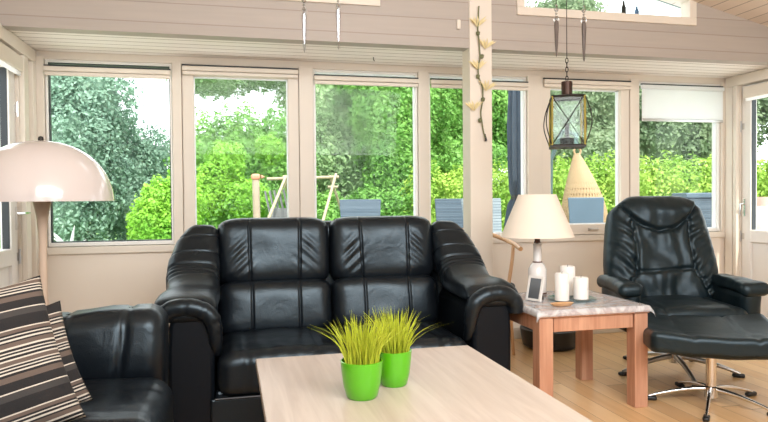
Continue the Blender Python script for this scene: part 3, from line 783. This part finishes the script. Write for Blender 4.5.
MB().rbox((0, -.07, .375), (.285, .30, .075), .06, 30, sd).build('seat', M['leather2'], rc, smooth=True, angle=0)
MB().rbox((0, -.03, .29), (.25, .24, .035), .03, 8).build('seat_frame', M['black'], rc, smooth=True)
for q in (-1, 1):
    def ad(p, q=q):
        x, y, z = p
        z += .03 * (y + .1) * -1 * (y < -.1) * .0 + .01 * math.cos(y * 6)
        if y < -.22: z -= .9 * (y + .22) ** 2 * 3.0
        z -= .008 * gaus(y + .12, .008) * (z > 0)
        return (x * (1 + .25 * (y < 0) * min(1, -y / .25)), y, z + .006 * nz(x * 9, y * 9, 2))
    MB().rbox((.345 if q > 0 else -.375, -.06, .55), (.07 if q > 0 else .06, .25, .042), .038, 30, ad).build('armrest', M['leather2'], rc, smooth=True, angle=0)
    def bd_(p, q=q):
        x, y, z = p
        if y < 0: y += .10 * max(0, .12 - z)
        return (x + .012 * nz(y * 6, z * 6, 3), y, z)
    MB().rbox((.34 if q > 0 else -.36, -.05, .42), (.06 if q > 0 else .045, .24, .13), .05, 20, bd_).build('arm_side', M['leather2'], rc, smooth=True, angle=0)
def star(parent, n, rad, zc, mat, capmat, off=0, hub=.03, w=.02):
    for k in range(n):
        a = off + 2 * math.pi * k / n; c_, s_ = math.cos(a), math.sin(a); pts = []
        for i in range(9):
            t = i / 8; r = hub * .6 + (rad - hub * .6) * t; pts.append((r * c_, r * s_, .024 + (zc - .024) * (1 - t ** 1.7) ))
        l = MB().tube(pts, [w * (1 - .45 * i / 8) for i in range(9)], 10); lg = l.build('base_leg', mat, parent, smooth=True)
        MB().rbox((0, 0, 0), (.035, .016, .012), .011, 6, None, Matrix.Translation((rad * c_ * .98, rad * s_ * .98, .012)) @ Matrix.Rotation(a, 4, 'Z')).build('foot_pad', capmat, lg, smooth=True)
star(rc, 5, .36, .10, M['steelw'], M['black'], R(-23), w=.019)
MB().lathe([(0, .06), (.034, .06), (.034, .12), (.022, .13), (.022, .255), (.06, .262), (.06, .275), (0, .275)], 24).build('column', M['chrome'], rc, smooth=True)
# footstool
OC = Vector((2.47, 2.93, 0)); OA = R(-26)
ft = thing('footstool', 'black leather footstool on a chrome swivel base in front of the recliner', 'footstool', OC, OA)
def od(p):
    x, y, z = p
    z += .055 * (y / .25) ** 2 * .35 + .02 * (x / .3) ** 2
    if z > 0: z -= .010 * (gaus(x - .13, .009) + gaus(x + .16, .009) + gaus(y + .13, .008)) 
    if z < 0: x *= .90; y *= .90
    return (x, y, z + .005 * nz(x * 7, y * 7, 8))
MB().rbox((-.01, -.04, .337), (.35, .325, .058), .038, 40, od).build('seat', M['leather2'], ft, smooth=True, angle=0)
MB().box(-.13, .13, -.10, .10, .262, .29).build('seat_plate', M['black'], ft, bevel=.005)
MB().lathe([(0, .035), (.034, .035), (.034, .09), (.026, .095), (.026, .261), (0, .261)], 24).build('column', M['chrome'], ft, smooth=True)
star(ft, 5, .31, .08, M['chrome'], M['black'], R(252), w=.014)
# ================================================================== bentwood chair behind the sofa
bc = thing('bentwood_chair', 'light bentwood armchair with black seat, mostly hidden behind sofa and post', 'chair', (1.72, 4.38, 0))
arm = spline([(-.30, -.02, .70), (-.25, .16, .80), (0, .22, .86), (.18, .10, .82), (.235, -.10, .775), (.225, -.26, .745)], 8)
MB().tube(arm, .016, 10).build('arm_rail', M['bent'], bc, smooth=True)
MB().rbox((0, 0, .475), (.22, .20, .03), .028, 12).build('seat', M['black'], bc, smooth=True)
for q in (-1, 1):
    MB().tube(spline([(q * .225, -.14, .76), (q * .20, -.17, .65), (q * .17, -.18, .50)], 6), .013, 8).build('arm_support', M['bent'], bc, smooth=True)
    for y in (-1, 1): MB().tube([(q * .18, y * .16, .46), (q * .20, y * .19, 0)], [.016, .011], 8).build('leg', M['bent'], bc, smooth=True)
MB().tube(spline([(-.17, .17, .49), (0, .23, .85)], 4), .012, 8).build('back_spindle', M['bent'], bc, smooth=True)
q = atz(543, 343, 0); bw = thing('floor_basket', 'low round black basket on the floor under the window, seen behind the side table', 'basket', (q.x, 4.36, 0))
MB().lathe([(0, 0), (.17, 0), (.20, .02), (.215, .10), (.22, .14), (.205, .145), (.19, .12), (.18, .03), (0, .03)], 36).build('bowl', M['black'], bw, smooth=True)
# ================================================================== hanging things
lq = atd(567, 120, 3.5)
ln = thing('hanging_lantern', 'hexagonal glass and metal lantern hanging on a chain above the side table', 'lantern', (lq.x, lq.y, atd(567, 148, 3.5).z), R(-24))
k3 = 3.5 / F; h_ = 50 * k3; hb, ht = 18.5 * k3, 18.5 * k3
def hexa(r, z, n=4, off=math.pi / 4): return [Vector((r * 1.2 * math.cos(off + 2 * math.pi * i / n), r * 1.2 * math.sin(off + 2 * math.pi * i / n), z)) for i in range(n)]
B0, B1 = hexa(hb * 1.0, .01), hexa(ht * .98, h_)
for i in range(4): MB().tube([B0[i], B1[i]], .0065, 6).build('corner_post', M['brass'], ln)
ir = MB()
for i in range(4):
    j = (i + 1) % 4
    ir.tube([B0[i], B0[j]], .006, 6); ir.tube([B1[i], B1[j]], .006, 6); ir.tube([B0[i], B1[j]], .0022, 5); ir.tube([B1[i], B0[j]], .0022, 5)
for i in range(4):
    m1 = (B0[i] + B1[i]) / 2; o_ = m1.copy(); o_.z = 0; o_.normalize()
    ir.tube(spline([B1[i], m1 + o_ * .035 + Vector((0, 0, .05)), m1 + o_ * .042 - Vector((0, 0, .03)), B0[i]], 6), .003, 6)
ir.build('wire_cage', M['iron'], ln, smooth=True)
gl_ = MB()
for i in range(4):
    j = (i + 1) % 4; a, b_, c_, d_ = B0[i] * .97, B0[j] * .97, B1[j] * .97, B1[i] * .97
    a.z = b_.z = .014; c_.z = d_.z = h_ - .004; nn = (b_ - a).cross(d_ - a).normalized() * .0025
    gl_.add([a, b_, c_, d_, a + nn, b_ + nn, c_ + nn, d_ + nn], [(0, 1, 2, 3), (7, 6, 5, 4), (0, 4, 5, 1), (1, 5, 6, 2), (2, 6, 7, 3), (3, 7, 4, 0)])
gl_.build('glass_panels', M['lglass'], ln)
base = MB(); base.add([*hexa(hb * 1.06, 0), *hexa(hb * 1.06, .012)], [(3, 2, 1, 0), (4, 5, 6, 7)] + [(i, (i + 1) % 4, (i + 1) % 4 + 4, i + 4) for i in range(4)])
base.build('base', M['iron'], ln)
tp = MB(); tp.add([*hexa(ht * 1.02, h_), *hexa(ht * .5, h_ + .014)], [(3, 2, 1, 0), (4, 5, 6, 7)] + [(i, (i + 1) % 4, (i + 1) % 4 + 4, i + 4) for i in range(4)])
tp.lathe([(.029, h_ + .01), (.029, h_ + .085), (.026, h_ + .088), (0, h_ + .088)], 20); tp.build('cap', M['copper'], ln, bevel=.001)
MB().lathe([(.0, .013), (.035, .013), (.038, .05), (.03, .055), (.012, .06), (.012, .13), (0, .132)], 16).build('burner', M['iron'], ln, smooth=True)
ch = MB(); z = h_ + .09
for i in range(5):
    pts = [Vector((.007 * math.cos(t), 0, z + .014 + .015 * math.sin(t))) for t in [2 * math.pi * k / 12 for k in range(12)]]
    if i % 2: pts = [Vector((0, v.x, v.z)) for v in pts]
    ch.tube(pts, .0022, 6, closed=True); z += .024
top = rz(lq.x) - ln.location.z
ch.tube([(0, 0, z), (0, 0, top)], .0022, 6); ch.build('chain', M['iron'], ln)
def icicle(px_, ytip, ytop, Z, label, m):
    q = atd(px_, ytip, Z); zt0 = atd(px_, ytop, Z).z; x = q.x
    o = thing('crystal_drop', label, 'ornament', (q.x, q.y, q.z), 0, 'glass icicles hanging from the ceiling')
    L_ = zt0 - q.z; r = .0115
    MB().lathe([(0, 0), (r * .35, .01), (r * .7, L_ * .35), (r, L_ * .8), (r * .9, L_ * .96), (0, L_)], 10).build('icicle', m, o, smooth=True, angle=25)
    bd = MB(); z = L_
    for rr in (.011, .007, .012, .007):
        bd.lathe([(0, z), (rr * .7, z + rr * .4), (rr, z + rr), (rr * .7, z + rr * 1.6), (0, z + rr * 2)], 8); z += rr * 2.1
    bd.build('beads', M['crystal'], o)
    hk = MB(); hk.tube([Vector((.014 * math.cos(t), 0, L_ + .0 + .016 * math.sin(t))) for t in [2 * math.pi * k / 14 for k in range(14)]], .0018, 6, closed=True); hk.build('ring', M['steelw'], o, smooth=True)
    MB().tube([(0, 0, z), (0, 0, rz(x) - q.z)], .0015, 6).build('wire', M['iron'], o)
icicle(304.5, 53, 12, 3.0, 'glass icicle drop hanging left of the pair above the sofa', M['crystal'])
icicle(338.5, 50, 8, 3.0, 'glass icicle drop hanging right of the pair above the sofa', M['crystal'])
icicle(556.5, 57, 20, 3.2, 'dark slim icicle drop hanging just left of the lantern wire', M['dglass'])
icicle(584, 62, 21, 3.2, 'dark slim icicle drop hanging just right of the lantern wire', M['dglass'])
# flower garland on the post
gq = aty(479, 70, YG - .03)
gd = thing('flower_garland', 'garland of cream artificial flowers hanging down the front of the white post', 'garland', (gq.x, YG - .03, 0))
def gpt(a, b_): v = aty(a, b_, YG - .03); return Vector((v.x - gq.x, 0, v.z))
stem = spline([gpt(479, 6), gpt(478, 30), gpt(480, 55), gpt(478, 72), gpt(483, 92), gpt(481, 115), gpt(485, 138)], 8)
stem = [p_ + Vector((0, .004 * math.sin(i), 0)) for i, p_ in enumerate(stem)]
MB().tube(stem, .0048, 6).build('stem', M['stemg'], gd, smooth=True)
MB().tube([gpt(485, 134), gpt(486, 141)], [.004, .009], 8).build('end_weight', M['iron'], gd, smooth=True)
for a, b_ in ((478, 33), (482, 56), (478, 76), (483, 99), (480, 120)): MB().lathe([(0, -.018), (.011, -.012), (.014, .006), (0, .014)], 10, c=gpt(a, b_ )).build('bud', M['stemg'], gd, smooth=True)
rnd = random.Random(4)
for a, b_, dz in ((477.5, 24, 0), (485, 46, .5), (478, 67, -.3), (486, 88, .5), (474, 108, -.5)):
    fm_ = MB(); c_ = gpt(a, b_ + 3)
    for i in range(7):
        an = 2 * math.pi * i / 7; d = Vector((math.cos(an) * .95 + dz * .5, math.sin(an) * .45 - .2, 1.0)); d.normalize()
        s_ = d.cross(Vector((0, 1, .2))).normalized() * .0075; l = .075 + .015 * rnd.random()
        mid = c_ + d * l * .55 + Vector((0, -.004, 0)); tip = c_ + d * l + Vector((math.cos(an) * .012, 0, -.004))
        fm_.add([c_, mid - s_, tip, mid + s_, mid + Vector((0, .004, 0))], [(0, 1, 2, 3), (0, 3, 4), (0, 4, 1), (4, 3, 2), (1, 4, 2)])
    fm_.build('flower', M['petal'], gd, smooth=True)
# ornaments on the high sill
for px_, nm, mt, lb, h in ((624, 'bottle_ornament', M['iron'], 'slender dark patterned ornament on the high gable window sill', .12), (637, 'house_ornament', M['bluep'], 'small blue pointed ornament on the high gable window sill', .085)):
    q = aty(px_, 12, YG + .068)
    o = MB().lathe([(0, 0), (.014, 0), (.016, .01), (.016, h * .55), (.009, h * .7), (.007, h * .9), (0, h)], 10).build(nm, mt, smooth=True)
    o.location = (q.x, YG + .072, ZT + .055); tag(o, lb, 'ornament')
q = aty(458, 25, YG); o = MB().box(-.012, .012, -.02, 0, -.03, .03).build('wall_hook', M['paint'], bevel=.004); o.location = (q.x, YG, q.z); tag(o, 'small painted wooden block on the board wall left of the post', 'hook')
q = atz(373.5, 57, ZS); o = MB().tube([(0, 0, 0), (0, 0, -.02), (.008, 0, -.028)], .003, 6).build('ceiling_hook', M['iron']); o.location = q; tag(o, 'tiny dark hook screwed into the low boarded soffit', 'hook')
#@@GARDEN
# ================================================================== garden
ZG = -.12
g = MB().box(-40, 60, 7.5, 90, ZG - .1, ZG); struct(g.build('ground', M['lawn']))
g = MB().box(-14, 18, YW + .12, 7.5, ZG - .1, ZG); g.box(-14, XL - .2, -8, YW + .12, ZG - .1, ZG); g.box(XR + .2, 18, -8, YW + .12, ZG - .1, ZG); g.box(XL - .2, XR + .2, -8, YB, ZG - .1, ZG)
struct(g.build('terrace', M['pave']))
def foliage(name, label, cat, blobs, n, size, mat, group=None, trunk=True, sd=1, kindless=True, depth=.35):
    """blobs: (centre, radii)"""
    rnd = random.Random(sd); base = Vector((sum(b_[0][0] for b_ in blobs) / len(blobs), sum(b_[0][1] for b_ in blobs) / len(blobs), ZG))
    o = thing(name, label, cat, base, 0, group)
    vs = []; fs = []; core = MB()
    vol = [max(r) ** 2 for c_, r in blobs]; tot = sum(vol)
    for (c_, r), w_ in zip(blobs, vol):
        c_ = Vector(c_) - base; r = Vector(r); ph = rnd.uniform(0, 50)
        for k in range(int(n * 2.4 * w_ / tot)):
            d = Vector((rnd.gauss(0, 1), rnd.gauss(0, 1), rnd.gauss(0, 1))).normalized()
            lump = 1 + .28 * nz(d.x * 2.2 + ph, d.y * 2.2, d.z * 2.2) + .16 * nz(d.x * 6 + ph, d.y * 6, d.z * 6)
            q = rnd.random() ** .6
            p_ = c_ + Vector((d.x * r.x, d.y * r.y, d.z * r.z)) * lump * (1 - depth * (1 - q))
            if p_.z < .03: continue
            nr = (d + Vector((rnd.gauss(0, .6), rnd.gauss(0, .6), rnd.gauss(.3, .6)))).normalized()
            a = nr.cross(Vector((rnd.gauss(0, 1), rnd.gauss(0, 1), rnd.gauss(0, 1)))).normalized(); b2 = nr.cross(a)
            s_ = size * .62 * rnd.uniform(.6, 1.3); i0 = len(vs)
            vs += [p_ - a * s_, p_ + b2 * s_ * .55, p_ + a * s_, p_ - b2 * s_ * .55 + nr * s_ * .15]; fs.append((i0, i0 + 1, i0 + 2, i0 + 3))
        core.rbox(c_, tuple(x * .62 for x in r), min(r) * .6, 8, lambda p_: p_ * (1 + .25 * nz(p_.x * 3, p_.y * 3, p_.z * 3)))
    cr = MB().add(vs, fs); cr.add(core.v, core.f); cr.build('foliage', mat, o)
    if trunk:
        t = MB()
        zt = max(.3, blobs[0][0][2] - ZG); t.tube([(0, 0, 0), (.03, .02, zt * .5), (0, 0, zt)], [.16, .12, .06], 8)
        for (c_, r) in blobs[:4]:
            c_ = Vector(c_) - base; t.tube([(0, 0, max(.2, zt * .35)), tuple(c_ * .5 + Vector((0, 0, zt * .25))), tuple(c_)], [.07, .05, .02], 6)
        t.build('trunk', M['bark'], o, smooth=True)
    return o
def B(px_, py_, Z, rx, rz_, ry=None): 
    """crown lobe centred where the pixel ray reaches depth Z; radii in pixels at that depth"""
    c_ = atd(px_, py_, Z); k = Z / F; return (tuple(c_), (rx * k, (ry or rx) * k, rz_ * k))
TG = 'trees beyond the garden'
foliage('conifer_tree', 'tall blue-green conifer filling the left half of the leftmost window', 'tree', [B(70, 170, 13, 55, 90), B(85, 110, 13.4, 50, 70), B(50, 110, 13.2, 40, 80), B(60, 215, 12.6, 50, 50)], 15000, .075, LF['conifer'], TG, sd=2)
foliage('broadleaf_tree', 'low blue-green tree right of the conifer under the white sky', 'tree', [B(128, 195, 14.5, 38, 62), B(150, 175, 15, 30, 50), B(112, 165, 14.8, 26, 60)], 8000, .07, LF['conifer'], TG, sd=3)
foliage('round_bush', 'bright yellow-green bush at the right of the leftmost window', 'bush', [B(160, 213, 8, 24, 34), B(150, 228, 7.8, 22, 30), B(180, 205, 8.2, 26, 34), B(172, 240, 8, 34, 30), B(165, 268, 8, 36, 28)], 7000, .042, LF['bright'], None, sd=4, trunk=False)
foliage('broadleaf_tree', 'pale tree seen through the glazed door at the far left', 'tree', [B(-20, 160, 13, 45, 90), B(-60, 130, 13, 50, 90)], 7000, .09, LF['pale'], TG, sd=5)
foliage('ivy_hedge', 'tall vivid green leafy hedge behind the swing in the second window', 'hedge', [B(205, 180, 11, 34, 66), B(240, 172, 11.3, 34, 66), B(275, 175, 11.6, 34, 66), B(225, 215, 10.6, 60, 40), B(290, 190, 12, 30, 50)], 15000, .06, LF['mid'], None, sd=6, trunk=False)
foliage('bright_climber', 'sunlit yellow-green climber spilling over the tall hedge in the second window', 'climber', [B(212, 190, 9.9, 18, 30), B(226, 165, 10.1, 20, 24), B(245, 200, 10, 26, 22), B(270, 150, 10.4, 14, 16)], 5000, .05, LF['bright'], None, sd=26, trunk=False)
foliage('broadleaf_tree', 'light tree whose crown tops the second window against white sky', 'tree', [B(215, 76, 15, 42, 22), B(262, 72, 15.5, 40, 20), B(300, 90, 15.5, 26, 40)], 4200, .07, LF['pale'], TG, sd=7, trunk=False)
foliage('broadleaf_tree', 'pale green tree in the middle window, left part', 'tree', [B(330, 120, 14, 40, 60), B(315, 175, 13.4, 36, 50), B(350, 180, 13.6, 40, 50), B(345, 75, 14.5, 40, 40)], 12000, .07, LF['pale'], TG, sd=8)
foliage('broadleaf_tree', 'fresh green tree in the middle window, right part beside the slim mullion', 'tree', [B(390, 120, 13, 40, 60), B(400, 170, 12.6, 36, 60), B(375, 80, 13.4, 40, 40), B(420, 100, 13.4, 36, 50)], 12000, .07, LF['mid'], TG, sd=9)
foliage('broadleaf_tree', 'mid green tree rising behind the low hedge at the white post', 'tree', [B(445, 120, 15, 34, 50), B(470, 100, 15, 40, 60), B(500, 115, 15.4, 38, 55), B(450, 160, 14.6, 60, 30)], 12000, .08, LF['mid'], TG, sd=10)
foliage('broadleaf_tree', 'greyish green tree behind the lantern and hanging chair', 'tree', [B(560, 110, 17, 46, 60), B(600, 100, 17, 46, 62), B(530, 125, 17, 36, 50), B(575, 150, 16.5, 60, 30), B(565, 16, 17, 40, 22), B(575, 50, 17, 40, 30)], 11000, .09, LF['muted'], TG, sd=11)
foliage('broadleaf_tree', 'greyish green tree seen below the lowered white blind', 'tree', [B(660, 130, 17, 50, 50), B(715, 135, 17, 46, 44), B(690, 100, 17.5, 60, 50), B(640, 95, 17, 40, 50)], 11000, .09, LF['muted'], TG, sd=12)
foliage('broadleaf_tree', 'hazy tree seen through the glazed door at the far right', 'tree', [B(775, 100, 17, 36, 22), B(810, 130, 16, 40, 50)], 4000, .09, LF['muted'], TG, sd=13)
# low hedge at the right
hb_ = []
for i in range(15):
    t = i / 14; p_ = 430 + t * 370; top = 163 - 10 * min(1, max(0, (p_ - 500) / 100)); Z = 11.5 - 1.2 * t
    hb_.append(B(p_, top + 52, Z, 30, 50)); 
    if i % 2: hb_.append(B(p_ + 5, top + 30, Z - .2, 22, 24))
foliage('beech_hedge', 'long low sunlit yellow-green hedge across the garden at the right', 'hedge', hb_, 26000, .055, LF['hedge'], None, sd=14, trunk=False)
foliage('low_shrub', 'dark green shrub at the foot of the trees behind the swing', 'shrub', [B(330, 225, 11.5, 30, 34), B(370, 222, 11.8, 36, 36), B(405, 220, 11.6, 30, 34), B(300, 222, 11.6, 24, 34)], 8000, .06, LF['mid'], None, sd=15, trunk=False)
# neighbour's roof seen through the gable window
q = atd(650, 14, 30); r_ = thing('neighbouring_house', 'pale house roof edge seen through the high gable window', 'house', (q.x, q.y, ZG))
hh = q.z - ZG
MB().box(-4.5, 6.2, .2, 6, 0, hh - 1.2).build('wall', M['white'], r_)
MB().prism([(-6.5, hh + 2.2), (7, hh - 1.0), (7, hh - .8), (-6.5, hh + 2.4)], .8, Matrix.Translation((0, -.5, 0))).build('roof', M['tile'], r_)
MB().prism([(-6.5, hh + 2.05), (7, hh - 1.15), (7, hh - 1.0), (-6.5, hh + 2.2)], .12, Matrix.Translation((0, -.56, 0))).build('gutter', M['slate'], r_)
# garden chairs
def garden_chair(mat):
    o = thing('garden_chair', '', 'chair', (0, 0, ZG))
    k = MB(); k.prism([(-.21, .42), (.21, .42), (.255, 1.22), (-.255, 1.22)], .035, Matrix.Translation((0, .22, 0)) @ Matrix.Rotation(R(-6), 4, 'X')); k.build('backrest', mat, o, bevel=.01)
    MB().box(-.25, .25, -.25, .22, .38, .43).build('seat', mat, o, bevel=.01)
    for x in (-.23, .23):
        a_ = MB(); a_.box(x - .025, x + .025, -.25, .25, .64, .67); a_.build('armrest', mat, o, bevel=.006)
        for y in (-.22, .2): MB().box(x - .018, x + .018, y - .018, y + .018, 0, .64 if y < 0 else .64).build('leg', M['grill'], o)
    return o
CG = 'grey woven garden chairs outside'
gA = garden_chair(M['wicker']); gA['group'] = CG
def put(o, px_, Z, rzv, label, z=ZG, sc=1.0):
    q = atd(px_, 200, Z); o.location = (q.x, q.y, z); o.rotation_euler = (0, 0, rzv); o['label'] = label; o.scale = (sc, sc, sc); return o
put(gA, 362, 7.6, R(-8), 'dark grey woven garden chair behind the right sofa seat')
gB = copy_tree(gA); put(gB, 461, 7.2, R(-12), 'grey garden chair mostly hidden by the white post')
gC = garden_chair(M['lattice']); gC['group'] = CG; put(gC, 503, 6.6, R(15), 'pale grey lattice garden chair between post and table lamp')
gD = garden_chair(M['slate']); gD['group'] = CG; put(gD, 591, 7.1, R(-20), 'slate blue garden chair in front of the hanging rattan chair', sc=.8); gD.scale = (.78, .8, 1)
gE = copy_tree(gA); put(gE, 664, 7.8, R(-25), 'grey garden chair whose top shows above the recliner')
bx = thing('storage_box', 'tall grey ribbed garden box outside, right of the recliner headrest', 'box', (*atd(697, 200, 6.6).xy, ZG), R(-20))
MB().box(-.16, .16, -.2, .2, 0, 1.2).build('body', M['wicker'], bx, bevel=.01); MB().box(-.18, .18, -.22, .22, 1.2, 1.25).build('lid', M['slate'], bx, bevel=.01)
# closed parasol
q = atd(517, 150, 6.2); pr = thing('closed_parasol', 'folded blue-grey parasol tied with a dark strap behind the window', 'parasol', (q.x, q.y, ZG))
cv = MB(); vs = []; fs = []; nn = 28; zs = [.95, 1.0, 1.15, 1.22, 1.28, 1.5, 1.9, 2.3, 2.7, 2.9]
rs = [.10, .095, .075, .045, .06, .07, .075, .06, .04, .012]
for z, r in zip(zs, rs):
    for j in range(nn): a = 2 * math.pi * j / nn; rr = r * (1 + .28 * math.sin(a * 7)); vs.append((rr * math.cos(a), rr * math.sin(a), z))
for i in range(len(zs) - 1):
    for j in range(nn): fs.append((i * nn + j, i * nn + (j + 1) % nn, (i + 1) * nn + (j + 1) % nn, (i + 1) * nn + j))
cv.add(vs, fs).build('canopy', M['canvas'], pr, smooth=True)
MB().tube([(0, 0, 1.195), (0, 0, 1.245)], .06, 16).build('strap', M['black'], pr); MB().tube([(0, 0, 0), (0, 0, 2.95)], .02, 12).build('pole', M['steelw'], pr, smooth=True)
MB().lathe([(0, 0), (.25, 0), (.25, .06), (.05, .1), (0, .1)], 24).build('foot', M['grill'], pr)
# hanging rattan chair
q = atd(586, 200, 8.0); eg = thing('hanging_chair', 'beige woven rattan hanging chair on a green stand in the garden', 'hanging chair', (q.x, q.y, ZG), R(0))
def er(t): return .36 * math.sin(math.pi * min(1, t) ** .8) ** .8 * (1 - .35 * t) if 0 < t < 1 else 0.001
zb0, zb1 = .42, atd(584, 152, 8.0).z - ZG
def ep(t, a): r = er(t) * 1.0; return (r * math.cos(a) * .85 + .0 - .13 * t ** 2, r * math.sin(a) * .85, zb0 + (zb1 - zb0) * t)
wv_ = MB()
for k in range(38):
    for sg in (-1, 1):
        wv_.tube([ep(.02 + .96 * i / 22, 2 * math.pi * k / 38 + sg * 1.6 * i / 22) for i in range(23)], .016, 4)
for i in range(14): 
    t = .05 + i * .066; wv_.tube([ep(t, 2 * math.pi * j / 24) for j in range(24)], .013, 4, closed=True)
wv_.build('woven_shell', M['rattan'], eg)
MB().rbox((0, 0, zb0 + .16), (.28, .28, .09), .08, 8).build('seat_cushion', M['blind'], eg, smooth=True)
hk_ = MB(); c0 = Vector(ep(.99, 0)); hk_.tube([c0 + Vector((.045 * math.cos(t), 0, .02 + .045 * math.sin(t))) for t in [2 * math.pi * k / 14 for k in range(14)]], .013, 6, closed=True); hk_.build('ring', M['rattan'], eg, smooth=True)
MB().tube([(-.26, .35, 0), (-.26, .42, 1.0), (-.26, .4, 1.7), (-.2, .2, 2.05), (-.13, .0, 1.98), (-.13, 0, zb1 + .06)], .028, 10).build('stand', M['pole'], eg, smooth=True)
MB().tube([(.5 * math.cos(t) , .1 + .5 * math.sin(t), .03) for t in [2 * math.pi * k / 20 for k in range(20)]], .028, 8, closed=True).build('stand_foot', M['pole'], eg, smooth=True)
# log swing
Zs = 9.5
def sp3(px_, py_, dz=0): v = atd(px_, py_, Zs + dz); return v
q = atd(305, 200, Zs); sw = thing('garden_swing', 'rustic log-framed garden swing beyond the middle window', 'swing', (q.x, q.y, ZG))
def rel(v): return Vector(v) - Vector((q.x, q.y, ZG))
MB().tube([rel(sp3(267, 179)), rel(sp3(339, 177))], .024, 10).build('beam', M['log'], sw, smooth=True)
def leg(px0, py0, px1, dz): 
    a_ = rel(sp3(px0, py0)); b_ = rel(sp3(px1, 210, dz)); t_ = (a_.z - 0) / (a_.z - b_.z); b2 = a_ + (b_ - a_) * t_
    MB().tube([a_, b2], [.02, .024], 10).build('leg', M['log'], sw, smooth=True)
leg(336, 174, 326, -.5); leg(330, 176, 341, .5); leg(286, 176, 272, -.5); leg(284, 176, 292, .5)
MB().tube([rel(sp3(328, 187)), rel(sp3(338, 187))], .02, 8).build('brace', M['log'], sw, smooth=True)
bn = MB()
for i in range(5):
    a_ = rel(sp3(265 + i * 4.6, 191 - i * .4, -.1)); b_ = rel(sp3(272 + i * 4.6, 222, -.1)); bn.bar(a_, b_, .05, .02)
bn.build('bench_back', M['greyw'], sw)
sb = MB(); a_ = rel(sp3(270, 222, -.1)); b_ = rel(sp3(296, 222, -.1)); sb.bar(a_, b_, .4, .04, (0, 1, 0)); sb.build('bench_seat', M['greyw'], sw)
rp = MB(); rp.tube([a_, rel(sp3(288, 178))], .006, 5); rp.tube([b_, rel(sp3(300, 178))], .006, 5); rp.build('rope', M['log'], sw)
q = atd(256, 200, 8.6); tt = thing('carved_post', 'pale log post with an orange carved head left of the swing', 'post', (q.x, q.y, ZG))
zt = atd(256, 180, 8.6).z - ZG
MB().tube([(0, 0, 0), (.01, 0, zt * .5), (0, 0, zt)], [.055, .05, .048], 14).build('log', M['birch'], tt, smooth=True)
MB().rbox((.0, 0, zt + .04), (.06, .055, .04), .03, 8).build('head', M['orange'], tt, smooth=True)
MB().lathe([(.0, .05), (.03, .0), (0, -.0)], 10, Matrix.Translation((.07, -.02, zt + .04)) @ Matrix.Rotation(R(90), 4, 'Y')).build('beak', M['orange'], tt)
# silver plant outside the left window
q = atd(70, 240, 5.4); ag = thing('silver_agave', 'silvery long-leaved plant in a pot outside the leftmost window', 'plant', (q.x, q.y, ZG))
zp = atd(70, 246, 5.4).z - ZG
MB().lathe([(0, 0), (.11, 0), (.15, zp - .08), (.17, zp - .02), (.15, zp - .02), (.13, zp - .06), (0, zp - .06)], 28).build('pot', M['greyw'], ag, smooth=True)
rnd = random.Random(9); lf = MB()
for i in range(16):
    a = rnd.uniform(0, 6.28); l = rnd.uniform(.09, .18); lean_ = rnd.uniform(.4, 1.1)
    if i == 0: a, l, lean_ = math.pi, .30, .75
    if i == 1: a, l, lean_ = 0.3, .24, .15
    d = Vector((math.cos(a), math.sin(a), 0)); pts = [Vector((0, 0, zp - .06)) + d * l * lean_ * t ** 1.2 + Vector((0, 0, l * t * (1 - .25 * lean_ * t))) for t in (0, .25, .5, .75, 1)]
    lf.tube(pts, [.012, .016, .014, .009, .002], 5)
lf.build('leaves', M['agave'], ag, smooth=True)
# terracotta pots and chairs outside right door
q = atd(766, 205, 7.4); tp_ = thing('terracotta_figure', 'pinkish terracotta jar outside the glazed door at the far right', 'jar', (q.x, q.y, ZG))
MB().lathe([(0, 0), (.13, 0), (.2, .35), (.24, .8), (.20, 1.02), (.13, 1.10), (.15, 1.2), (.12, 1.2), (.1, 1.1), (0, 1.0)], 24).build('jar', M['terra'], tp_, smooth=True)
#@@LIGHT
# ================================================================== light
sc = bpy.context.scene
wd_ = bpy.data.worlds.new('world'); sc.world = wd_; wd_.use_nodes = True; nt = wd_.node_tree
bg = nt.nodes['Background']; bg.inputs['Color'].default_value = (.93, .97, 1.0, 1); bg.inputs['Strength'].default_value = 2.2
sun = bpy.data.lights.new('sun', 'SUN'); so_ = bpy.data.objects.new('sun', sun); col.objects.link(so_)
sun.energy = 4.2; sun.angle = R(1.5); sun.color = (1, .95, .86)
so_.rotation_euler = Vector((-.12, .52, -.84)).to_track_quat('-Z', 'Y').to_euler()
def area(name, loc, target, sx, sy, e, c_=(1, 1, 1)):
    l = bpy.data.lights.new(name, 'AREA'); l.shape = 'RECTANGLE'; l.size = sx; l.size_y = sy; l.energy = e; l.color = c_
    o = bpy.data.objects.new(name, l); col.objects.link(o); o.location = loc
    o.rotation_euler = (Vector(target) - Vector(loc)).to_track_quat('-Z', 'Y').to_euler(); return o
#area('rear_daylight', (1.2, -2.4, 1.3), (1.2, 4, 1.3), 4.6, 2.3, 40, (.96, .98, 1))
area('added_fill', (1.0, .1, 2.5), (1.2, 4.6, .7), 3.0, 1.6, 120, (.97, .98, 1))  # unseen area lamp added below the ceiling to brighten the window wall
vs_ = sc.view_settings; vs_.view_transform = 'Standard'; vs_.look = 'None'; vs_.exposure = .6; vs_.gamma = 1; vs_.use_curve_mapping = False
